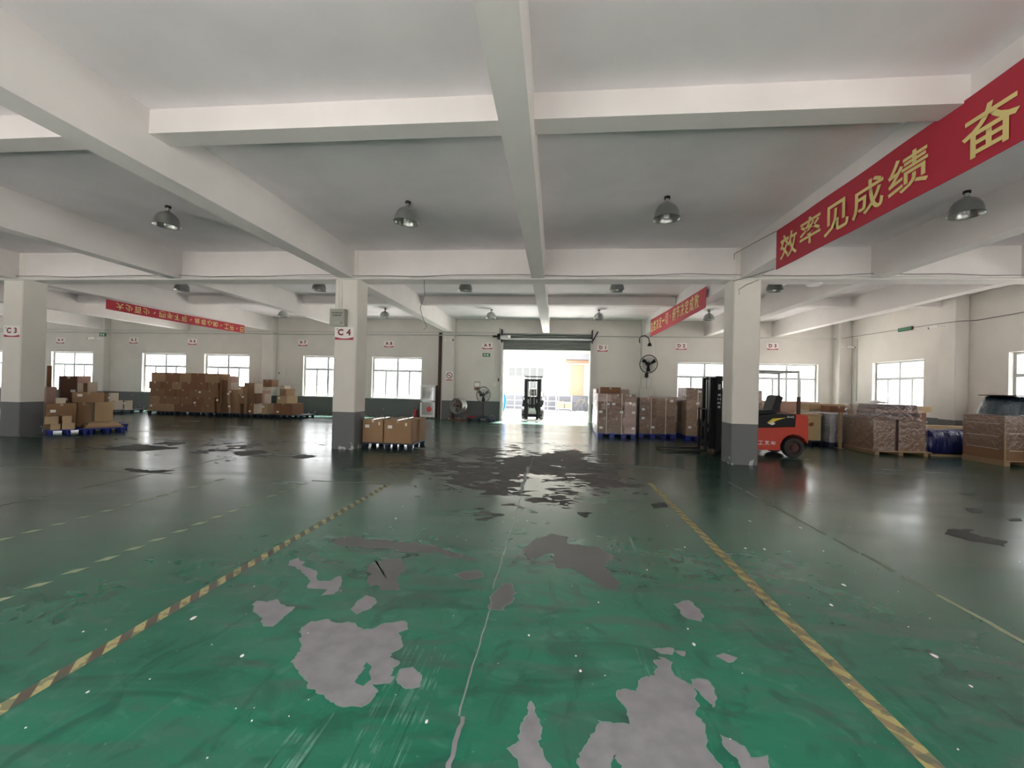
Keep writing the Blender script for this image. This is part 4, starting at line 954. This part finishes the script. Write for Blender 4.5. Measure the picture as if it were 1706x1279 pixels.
def wrapped(x0, x1, y0, y1, z1, cols, rows, label, pal='blue', seed=1, cset=(TAN, BROWN), straps=(), extra=(), z0=PH, film=True, group='film wrapped pallet loads right of the loading door'):
    t = thing('wrapped_pallet_load', label, 'pallet load', ((x0 + x1) / 2, y0, 0), group=group)
    ox, oy = (x0 + x1) / 2, y0; rr_ = random.Random(seed)
    L_, W_ = x1 - x0, y1 - y0; n = 7
    for i in range(n):
        a = W_ * i / n; MB().box(x0 - ox, x1 - ox, a + .006, a + W_ / n - .006, PH - .03, PH - .002).build('deck_board', M[pal], t)
    for a in (0, .36, .72): MB().box(x0 - ox + a * (L_ - .14), x0 - ox + a * (L_ - .14) + .14, 0, W_, 0, PH - .031).build('pallet_block', M[pal], t)
    MB().box(x0 - ox + L_ - .14, x1 - ox, 0, W_, 0, PH - .031).build('pallet_block', M[pal], t)
    zs = [z0 + (z1 - z0) * i / rows for i in range(rows + 1)]
    ny = max(1, round(W_ / .6))
    for r_ in range(rows):
        e = [x0 - ox + L_ * i / cols for i in range(cols + 1)]; e = [e[0]] + [v + rr_.uniform(-.05, .05) for v in e[1:-1]] + [e[-1]]
        for i in range(cols):
            for q in range(ny):
                if 0 < q and i not in (0, cols - 1) and r_ != rows - 1: continue
                j0 = rr_.uniform(0, .02)
                carton(e[i], e[i + 1], W_ * q / ny + j0, W_ * (q + 1) / ny, zs[r_], zs[r_ + 1] - .002, rr_.choice(cset), None, parent=t, name='carton', paper=rr_.choice((0, 0, 1, 2)) if q == 0 else 0, tape=(r_ == rows - 1 or rr_.random() < .5))
    for (a, b, c, d, e_, f_, col) in extra: carton(a - ox, b - ox, c - oy, d - oy, e_, f_, col, None, parent=t, name='carton')
    if film: film_shell(x0 - ox, x1 - ox, 0, W_, z0 - .02, z1, t, seed)
    for s_ in straps: MB().box(x0 - ox + s_ * L_ - .008, x0 - ox + s_ * L_ + .008, -.05, -.044, z0 - .02, z1 + .005).build('strap', M['rope'], t)
    return t
wrapped(1.36, 2.50, 13.62, 14.75, 1.36, 3, 5, 'wrapped load nearest the door, pinkish boxes in shiny film', seed=2, cset=(BROWN, PINK, REDB), straps=(.22, .62), extra=((1.42, 2.05, 13.75, 14.4, 1.37, 1.56, REDB), ))
wrapped(1.42, 2.50, 14.95, 16.0, 1.50, 2, 4, 'wrapped load directly behind the one nearest the door', seed=3, cset=(TAN, PINK))
wrapped(2.68, 3.78, 14.0, 15.1, 1.26, 2, 4, 'middle wrapped load with two pale vertical straps', seed=4, cset=(BROWN, BROWN, TAN), straps=(.32, .72))
wrapped(3.35, 4.35, 15.5, 16.5, 1.28, 2, 4, 'wrapped load half hidden behind the middle one', seed=5, cset=(PALE, TAN))
wrapped(4.02, 4.95, 13.7, 14.7, 1.60, 2, 4, 'tall wrapped load just left of the forklift mast', seed=6, cset=(BROWN, TAN), straps=(.34, .85))
wrapped(5.2, 6.3, 13.9, 15.0, 1.56, 2, 4, 'wrapped load seen through the forklift cab', seed=8, cset=(BROWN, PINK))

# ------------------------------------------------------------------ goods along the right wall
t = thing('storage_box', 'beige box with a dark printed mark behind the forklift', 'box', (7.25, 13.35, 0))
pallet(PN, 7.38, 13.75, 'dark pallet below the beige box', 0, None, .70, .9)
t.location = (7.38, 13.40, PH + .01)
MB().box(-.32, .32, 0, .55, 0, .70).build('box_body', M['beige'], t)
MB().box(-.335, .335, -.012, .562, .70, .77).build('lid', CB[LIGHT], t)
lettering('LION', (-.05, -.001, .46), '-y', .07, .22, M['wire'], t, bold=.02)
MB().prism([(.0, .42), (.05, .40), (.12, .43), (.13, .50), (.07, .53), (.02, .50)], 'y', -.003, -.0005).build('printed_mark', M['rusty'], t)
wrapped(7.80, 8.75, 13.15, 14.2, .95, 1, 7, 'grey bagged goods on a pallet left of the brown crate', pal='navy', seed=9, cset=(PALE,), group='wrapped goods by the right wall')
for o in bpy.data.objects:
    if o.parent and o.parent.get('label', '').startswith('grey bagged') and o.name.startswith('carton'): o.data.materials[0] = M['greyfilm']; o.name = 'sack'
# big brown crate
t = thing('wrapped_crate', 'big dark brown film wrapped crate left of the blue tarpaulin roll', 'crate', (8.10, 11.90, 0))
for x in (0, .56, 1.14): MB().box(x, x + .10, -.06, 1.15, 0, .08).build('skid', M['wood'], t)
MB().box(-.06, 1.30, -.10, 1.18, .081, .11).build('base_board', M['wood'], t)
carton(0, 1.22, 0, 1.14, .11, .88, BROWN, None, parent=t, name='crate_body', tape=False)
for k, (z0, z1, dx) in enumerate(((.885, .97, .02), (.975, 1.06, -.02), (1.065, 1.16, .03), (1.165, 1.27, 0))):
    carton(.02 + dx, 1.08 - dx - .05 * (k == 3), .02, .60, z0, z1, (REDB, DARK)[k % 2], None, parent=t, name='flat_carton', tape=False)
film_shell(-.01, 1.23, -.01, 1.15, .10, .90, t, 12, .02)
film_shell(-.0, 1.10, .0, .62, .90, 1.27, t, 13, .015)
MB().box(.50, .56, -.04, -.034, .06, .90).build('strap', M['redbrown'], t)
MB().lathe([(.001, 0), (.10, .01), (.12, .05), (.06, .08), (.001, .09)], (.18, .2, 1.29), 10).lathe([(.001, 0), (.08, .01), (.07, .04), (.001, .06)], (.40, .25, 1.29), 10).build('film_scrap', M['paper'], t, True)
# film bundle standing on the back of the crate
t = thing('film_bundle', 'crumpled clear film bundle on the back of the big brown crate', 'bundle', (8.14, 12.56, .935))
MB().box(0, .55, .02, .42, .0, .16).build('lower_carton', CB[TAN], t)
MB().box(.03, .50, .03, .40, .162, .31).build('upper_carton', CB[LIGHT], t)
film_shell(-.01, .56, 0, .44, .0, .32, t, 15, .03)
t = thing('crate_post', 'upright wooden post between grey goods and brown crate', 'post', (7.93, 12.95, 0))
MB().box(0, .07, 0, .07, 0.012, 1.0).build('post', M['wood'], t); MB().box(-.06, .13, -.06, .13, 0, .012).build('foot_plate', M['wood'], t)
# long cartons against the right wall
g = 'long cartons lying by the right wall'
carton(6.55, 9.7, 17.0, 17.6, .80, 1.20, PINK, 'long pinkish carton below the window behind the forklift', g)
carton(6.6, 9.2, 16.6, 17.5, .0, .79, TAN, 'large tan carton under the long pinkish carton', g)
carton(8.3, 10.9, 15.1, 15.7, .96, 1.18, LIGHT, 'long flat carton second from the right wall corner', g)
carton(8.3, 10.6, 15.1, 15.9, .55, .955, PALE, 'pale wide carton under the long flat carton', g)
carton(8.2, 10.4, 15.0, 15.9, .0, .545, TAN, 'tan carton at floor level behind the grey goods', g)
carton(8.55, 9.05, 14.45, 14.9, .0, .80, BROWN, 'plain brown carton behind the grey bagged goods', g)
carton(8.55, 9.10, 14.45, 14.9, .81, 1.14, REDB, 'reddish ribbed carton on the plain brown carton', g)
xr_ = onY(1552, 675, 13.16).x
carton(9.0, xr_, 13.16, 13.55, 1.05, 1.22, LIGHT, 'longest flat carton bridging over to the right wall', g)
carton(9.45, xr_ - .1, 13.1, 13.75, .0, .66, BROWN, 'brown carton supporting the flat cartons below the window', g)
carton(xr_ - .50, xr_ - .12, 13.17, 13.6, .665, 1.045, REDB, 'reddish carton below the right end of the longest flat carton', g)
carton(9.45, xr_ - .52, 13.17, 13.6, .665, 1.045, TAN, 'tan carton beside the reddish one below the longest flat carton', g)
carton(9.6, 11.5, 12.78, 13.08, .0, .72, LIGHT, 'light carton lying behind the blue tarpaulin roll, upper edge showing', g)
# blue tarpaulin roll
t = thing('tarpaulin_roll', 'large navy blue tarpaulin bundle between the brown crate and right crate', 'tarpaulin', (9.50, 12.36, 0))
n = 26; vs = []; fs = []; m_ = 18; rr_ = random.Random(5)
for i in range(n + 1):
    u = i / n; sc2 = 1.0 if 0 < i < n else .78
    for k in range(m_):
        a = 2 * math.pi * k / m_; ca, sa = math.cos(a), math.sin(a)
        ry = .36 * (1 + .05 * math.sin(9 * u + 3 * a) + rr_.uniform(-.03, .03)) * sc2
        rz_ = .335 * (1 + .05 * math.sin(7 * u + 2 * a) + rr_.uniform(-.03, .03)) * sc2
        e_ = .62; vs.append((u * 2.0, ry * math.copysign(abs(ca) ** e_, ca), max(.045, .34 + rz_ * math.copysign(abs(sa) ** e_, sa))))
for i in range(n):
    for k in range(m_): fs.append((i * m_ + k, i * m_ + (k + 1) % m_, (i + 1) * m_ + (k + 1) % m_, (i + 1) * m_ + k))
fs += [tuple(range(m_))[::-1], tuple(range(n * m_, (n + 1) * m_))]
MB()._add(vs, fs).build('tarpaulin', M['tarp_navy'], t, True)
MB().box(.02, 2.0, -.36, .3, 0, .044).build('base_board', M['wood'], t)
# right crate with dark wrapped rolls
t = thing('wooden_crate', 'tall brown crate on wooden feet at the right edge', 'crate', (9.92, 10.62, 0))
for x in (0.0, .55, 1.15, 1.75):
    MB().box(x, x + .12, 0, 1.0, .0, .10).build('foot', M['wood'], t)
MB().box(0, 1.9, 0, 1.0, .101, .125).build('base_board', M['wood'], t)
MB().box(0.0, 1.88, .0, .98, .126, 1.10).build('crate_body', CB[BROWN], t)
for z in (.36, .64, .92): MB().box(-.003, 0.0, .12, .9, z, z + .008).build('staple_strip', M['rope'], t)
for z in (.34, .72): MB().box(.10, .38, -.003, 0.0, z, z + .010).build('staple_strip', M['rope'], t)
MB().box(-.012, .02, -.012, .0, .126, .96).build('corner_trim', M['wood'], t)
film_shell(0, 1.88, 0, .98, .35, 1.12, t, 21, .03)
t = thing('fabric_bundle', 'lumpy dark teal film wrapped fabric bundle on the right crate', 'fabric bundle', (9.95, 10.70, 1.13))
def lump(cx_, cy_, ax, ay, h_, seed, name, flat=1.0):
    vs = []; fs = []; nr, nk = 10, 26
    for i in range(nr + 1):
        ph = math.pi / 2 * i / nr
        for k in range(nk):
            a = 2 * math.pi * k / nk; q = math.cos(ph) ** .55 if i < nr else .02; ca, sa = math.cos(a), math.sin(a)
            x = ax * q * math.copysign(abs(ca) ** .7, ca); y = ay * q * math.copysign(abs(sa) ** .7, sa); z = h_ * math.sin(ph) ** .8
            d = .07 * MN.noise(Vector((x * 3 + seed, y * 3, z * 5))) + .03 * MN.noise(Vector((x * 9 + seed, y * 9, z * 14)))
            vs.append((cx_ + x * (1 + d), cy_ + y * (1 + d), max(.0, z * (1 + d * 1.5)) + (.006 if i else 0)))
    for i in range(nr):
        for k in range(nk): fs.append((i * nk + k, i * nk + (k + 1) % nk, (i + 1) * nk + (k + 1) % nk, (i + 1) * nk + k))
    fs += [tuple(range(nk))[::-1], tuple(range(nr * nk, (nr + 1) * nk))]
    return MB()._add(vs, fs).build(name, M['darkwrap'], t, True)
lump(.55, .44, .50, .40, .42, 2, 'fabric_roll'); lump(1.32, .44, .50, .42, .40, 8, 'fabric_roll')
MB().box(.08, .85, .05, .66, .425, .445).build('cover_board', CB[DARK], t)
# ------------------------------------------------------------------ forklifts
def forklift(name, label, loc, rz, body, upper, text=True):
    t = thing(name, label, 'forklift', loc, rz); W_ = .50
    arch = [(-.58 + .31 * math.cos(a), .24 + .31 * math.sin(a)) for a in [R(v) for v in (-15, 10, 35, 60, 85, 110, 135, 160)]]
    prof = [(.90, .16), (-.24, .16)] + arch + [(-.89, .35), (-.885, .90), (-.86, 1.0), (-.62, 1.02), (-.60, .72), (.42, .66), (.50, .45), (.92, .42)]
    MB().prism(prof, 'y', -W_, W_).build('chassis', M[body], t)
    MB().prism([(-.615, .735), (-.615, 1.0), (-.30, 1.02), (.05, .97), (.42, .90), (.42, .675)], 'y', -W_ + .01, W_ - .01).build('battery_cover', M[upper], t)
    MB().box(.30, .88, -W_ + .04, W_ - .04, .43, .47).build('floor_plate', M['black'], t)
    MB().prism([(.70, .47), (.90, .47), (.86, .95), (.80, .98), (.74, .95)], 'y', -.36, .36).build('dashboard', M['black'], t)
    MB().tube([(.72, 0, .95), (.58, 0, 1.10)], .02, 6).build('steering_column', M['black'], t)
    wv = MB().ring((0, 0, 0), .16, .014, 'z', 22, 6); wv.box(-.15, .15, -.012, .012, -.006, .006)
    o = wv.build('steering_wheel', M['black'], t, True); o.location = (.575, 0, 1.12); o.rotation_euler = (0, R(-45), 0)
    MB().prism([(-.32, 1.02), (.20, .99), (.22, 1.06), (-.28, 1.10)], 'y', -.24, .24).build('seat_cushion', M['black'], t)
    MB().prism([(-.34, 1.06), (-.20, 1.08), (-.30, 1.42), (-.36, 1.45), (-.46, 1.40)], 'y', -.23, .23).build('seat_backrest', M['black'], t)
    for s_ in (-1, 1):
        y = s_ * (W_ - .05)
        MB().box(-.72, -.66, y - .03, y + .03, 1.0, 1.42).build('guard_post_base', M['redbrown' if body == 'orange' else 'black'], t)
        MB().tube([(-.69, y, 1.42), (-.68, y, 2.0)], .028, 6).build('guard_post', M['steel' if body == 'orange' else 'cream_paint'], t)
        MB().tube([(.86, y, .96), (.66, y, 1.6), (.52, y, 2.02)], .026, 6).build('guard_post', M['black' if body == 'orange' else 'cream_paint'], t)
        MB().tube([(.54, y, 2.02), (-.70, y, 2.0)], .026, 6).build('roof_rail', M['steel' if body == 'orange' else 'black'], t)
    for i in range(7): x = -.68 + i * 1.2 / 6; MB().box(x - .022, x + .022, -W_ + .05, W_ - .05, 1.99, 2.03).build('roof_bar', M['steel' if body == 'orange' else 'black'], t)
    for nm, x, z, r_, wd in (('drive', .66, .29, .29, .20), ('steer', -.58, .235, .235, .17)):
        for s_ in (-1, 1):
            y0 = s_ * (W_ + .015) - (wd if s_ > 0 else 0)
            tr_ = MB().lathe([(r_ * .62, 0), (r_ * .93, 0), (r_, .03), (r_, wd - .03), (r_ * .93, wd), (r_ * .62, wd)], (x, y0, z), 28, 'y', True).build('tyre', M['rubber'], t, True)
            c_ = MB().lathe([(.001, .02), (r_ * .25, .01), (r_ * .30, .05), (r_ * .52, .05), (r_ * .62, .012), (r_ * .62, wd - .012), (r_ * .52, wd - .05), (r_ * .30, wd - .05), (r_ * .25, wd - .01), (.001, wd - .02)], (x, y0, z), 24, 'y').build('wheel_rim', M['steel' if body != 'orange' else 'redbrown'], tr_, True)
    for s_ in (-1, 1):
        y = s_ * .33
        MB().box(1.0, 1.14, y - .05, y + .05, .10, 1.88).build('mast_channel', M['black'], t)
        MB().box(1.14, 1.25, y * .80 - .04, y * .80 + .04, .12, 1.84).build('inner_mast_channel', M['black'], t)
        MB().cyl((1.03, y * .6, .15), .03, 1.6, n=10).build('lift_cylinder', M['steel'], t, True)
        MB().box(1.20, 1.22, y * .25 - .012, y * .25 + .012, .5, 1.80).build('lift_chain', M['steel'], t)
    for z in (.18, 1.0, 1.82): MB().box(1.0, 1.12, -.28, .28, z - .05, z + .05).build('mast_crossbar', M['black'], t)
    for z in (.20, .62): MB().box(1.252, 1.30, -.46, .46, z, z + .10).build('carriage_bar', M['black'], t)
    for y in (-.42, -.14, .14, .42): MB().box(1.26, 1.29, y - .02, y + .02, .72, 1.05).build('backrest_bar', M['black'], t)
    MB().box(1.255, 1.295, -.46, .46, 1.05, 1.08).build('backrest_bar', M['black'], t)
    for s_ in (-1, 1):
        y = s_ * .24
        MB().prism([(1.302, .80), (1.345, .80), (1.345, .09), (2.36, .045), (2.36, .035), (1.302, .035)], 'y', y - .06, y + .06).build('fork', M['black'], t)
        MB().cyl((-.885, s_ * .3, .75), .04, .02, 'x', 12).build('tail_lamp', M['red'], t, True)
        MB().box(.60, .66, s_ * .53 - .05, s_ * .53 + .05, 1.78, 1.86).build('head_lamp', M['white'], t)
    return t
fl = forklift('forklift', 'orange red and black forklift parked behind the right pillar', (5.00, 11.22, 0), R(180), 'orange', 'black')
# body text on the side facing the camera (local +y)
for ch, xl in (('工', .16), ('叉', .02), ('车', -.12)): lettering(ch, (xl, .502, .33), '+y', .09, .115, M['white'], fl, bold=.02)
lettering('龙', (.30, .502, .33), '+y', .09, .115, M['white'], fl, bold=.02)
lettering('30-AC', (-.50, .492, .95), '+y', .045, .16, M['white'], fl, bold=.02)
MB().prism([(.02, .80), (-.10, .90), (-.40, .93), (-.20, .86), (-.10, .80), (-.04, .77)], 'y', .4905, .493).build('wing_emblem', M['yellow'], fl)
MB().prism([(.0, .78), (-.12, .83), (-.16, .78), (-.10, .745)], 'y', .4932, .495).build('wing_emblem', M['white'], fl)
for i, ch in enumerate('龙工叉车'): lettering(ch, (1.07, .382, 1.42 - i * .095), '+y', .07, .065, M['white'], fl, bold=.02, vertical=True)
MB().box(1.04, 1.10, .381, .384, 1.55, 1.68).build('decal_plate', M['steel'], fl)
fl2 = forklift('forklift', 'pale bodied forklift with black mast standing in the loading doorway', (-.99, 21.0, 0), R(-90), 'cream_paint', 'black')
MB().box(1.302, 1.31, -.14, .14, .42, .55).build('number_plate', M['white'], fl2)

# ------------------------------------------------------------------ pallet with odds and ends by the pedestal fan
pallet(PN, -3.24, 18.50, 'dark blue pallet with oddments under the pedestal fan', 0, None, .95, .6)
tag(MB().lathe([(.001, .0), (.12, 0), (.14, .03), (.10, .06), (.001, .06)], (-3.52, 18.45, PH + .001), 14).build('cable_coil', M['red'], smooth=True), 'red coil lying on the dark pallet by the drum fan', 'coil')
t = thing('hand_truck', 'small blue wheeled trolley at the pallet end by the door', 'trolley', (-2.64, 18.45, 0))
MB().box(-.10, .10, -.12, .12, .09, .12).build('deck', M['blue'], t); MB().tube([(-.08, .1, .12), (-.08, .12, .24), (.08, .12, .24), (.08, .1, .12)], .008, 5).build('handle', M['steel'], t)
for x in (-.08, .08):
    for y in (-.08, .08): MB().cyl((x - .015, y, .04), .04, .03, 'x', 12).build('wheel', M['rubber'], t, True)

# ------------------------------------------------------------------ outside: yard, building opposite
struct(MB().box(-60, 45, WY + .25, 75, -.22, -.02), 'ground', M['yard'], label='pale concrete yard outside the loading door')
struct(MB().box(-60, 45, -40, WF - .30, -.22, -.02), 'ground', M['yard'], label='pale concrete yard behind the camera')
struct(MB().box(WR + .3, 60, WF - .3, WY + .25, -.22, -.02), 'ground', M['yard'], label='pale concrete strip outside the right wall')
b = thing('yard_building', 'white building across the yard seen through the loading door', 'building', (0, 30, 0))
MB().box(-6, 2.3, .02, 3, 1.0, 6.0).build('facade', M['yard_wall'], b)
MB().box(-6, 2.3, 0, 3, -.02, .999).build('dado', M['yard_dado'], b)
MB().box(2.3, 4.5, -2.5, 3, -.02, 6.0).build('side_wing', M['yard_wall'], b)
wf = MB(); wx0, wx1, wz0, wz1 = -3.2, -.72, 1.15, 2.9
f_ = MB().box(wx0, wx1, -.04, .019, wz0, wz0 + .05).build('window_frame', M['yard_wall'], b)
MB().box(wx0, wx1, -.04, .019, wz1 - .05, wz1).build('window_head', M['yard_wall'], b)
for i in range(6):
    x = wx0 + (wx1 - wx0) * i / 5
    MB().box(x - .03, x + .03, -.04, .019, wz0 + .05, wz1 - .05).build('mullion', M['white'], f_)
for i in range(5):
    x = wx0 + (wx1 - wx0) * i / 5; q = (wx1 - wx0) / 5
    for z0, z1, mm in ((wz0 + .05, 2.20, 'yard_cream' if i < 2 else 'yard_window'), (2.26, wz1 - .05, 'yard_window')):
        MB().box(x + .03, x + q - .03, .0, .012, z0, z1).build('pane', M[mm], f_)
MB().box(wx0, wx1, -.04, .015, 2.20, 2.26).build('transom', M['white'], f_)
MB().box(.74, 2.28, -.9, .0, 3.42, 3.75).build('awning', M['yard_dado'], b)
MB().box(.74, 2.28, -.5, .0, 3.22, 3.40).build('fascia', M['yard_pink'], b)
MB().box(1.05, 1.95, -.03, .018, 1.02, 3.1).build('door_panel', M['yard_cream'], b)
fence = thing('yard_fence', 'white railing in front of the building across the yard', 'fence', (0, 29.2, 0))
for z in (.25, .62, .98): MB().tube([(-3.5, 0, z), (.35, 0, z)], .02, 6).build('rail', M['white'], fence)
for i in range(6): MB().tube([(-3.4 + i * .74, 0, -.02), (-3.4 + i * .74, 0, 1.0)], .02, 6).build('post', M['white'], fence)
t = thing('wire_cage_trolley', 'white cage trolley with cream goods by the yard railing', 'trolley', (.62, 28.7, 0))
f = MB()
for x in (-.5, .5):
    for y in (-.3, .3): f.tube([(x, y, .1), (x, y, 1.0)], .02, 6)
for z in (.15, .55, 1.0): f.tube([(-.5, -.3, z), (.5, -.3, z), (.5, .3, z), (-.5, .3, z), (-.5, -.3, z)], .018, 6)
f.build('frame', M['white'], t); MB().box(-.45, .02, -.2, .2, .2, .62).build('load', M['yard_cream'], t); MB().box(.08, .45, -.2, .2, .2, .50).build('load', M['yard_cream'], t)
for x in (-.45, .45): MB().cyl((x, -.28, .05), .07, .03, 'y', 12).build('wheel', M['yard_dado'], t, True)
t = thing('yard_bicycle', 'bicycle with yellow parts leaning at the grey wall across the yard', 'bicycle', (1.72, 28.9, 0))
for x in (-.38, .38): MB().ring((x, 0, .31), .30, .02, 'y', 24, 6).build('wheel', M['yard_dado'], t)
MB().tube([(-.38, 0, .31), (-.1, 0, .75), (.28, 0, .75), (.38, 0, .31)], .02, 6).tube([(-.1, 0, .75), (.0, 0, .3), (.28, 0, .75)], .02, 6).build('frame', M['yard_cream'], t)
MB().tube([(.28, -.2, .92), (.28, 0, .88), (.28, .2, .92)], .015, 6).build('handlebar', M['yard_dado'], t); MB().box(-.2, .0, -.06, .06, .84, .88).build('saddle', M['yard_dado'], t)
# blue tarpaulin hanging outside the left jamb
vs = []; fs = []
for i in range(9):
    for j in range(9):
        u, v = i / 8, j / 8; wdt = .05 + .20 * math.sin(math.pi * min(1, v * 1.1)) ** 1.2
        vs.append((u * wdt, .06 * math.sin(u * 9 + v * 3), 1.40 - v * 1.415))
for i in range(8):
    for j in range(8): k = i * 9 + j; fs.append((k, k + 1, k + 10, k + 9))
tp = MB()._add(vs, fs).build('tarpaulin', M['tarp_blue'], None, True, loc=(0, 0, 0)); tp.location = (-2.50, 20.6, .0)
so = tp.modifiers.new('thickness', 'SOLIDIFY'); so.thickness = .02
tag(tp, 'bright blue tarpaulin draped outside the left side of the doorway', 'tarpaulin')

for k in (PB, PW, PN):
    if k.name not in used:
        for ch in list(k.children): bpy.data.objects.remove(ch)
        bpy.data.objects.remove(k)
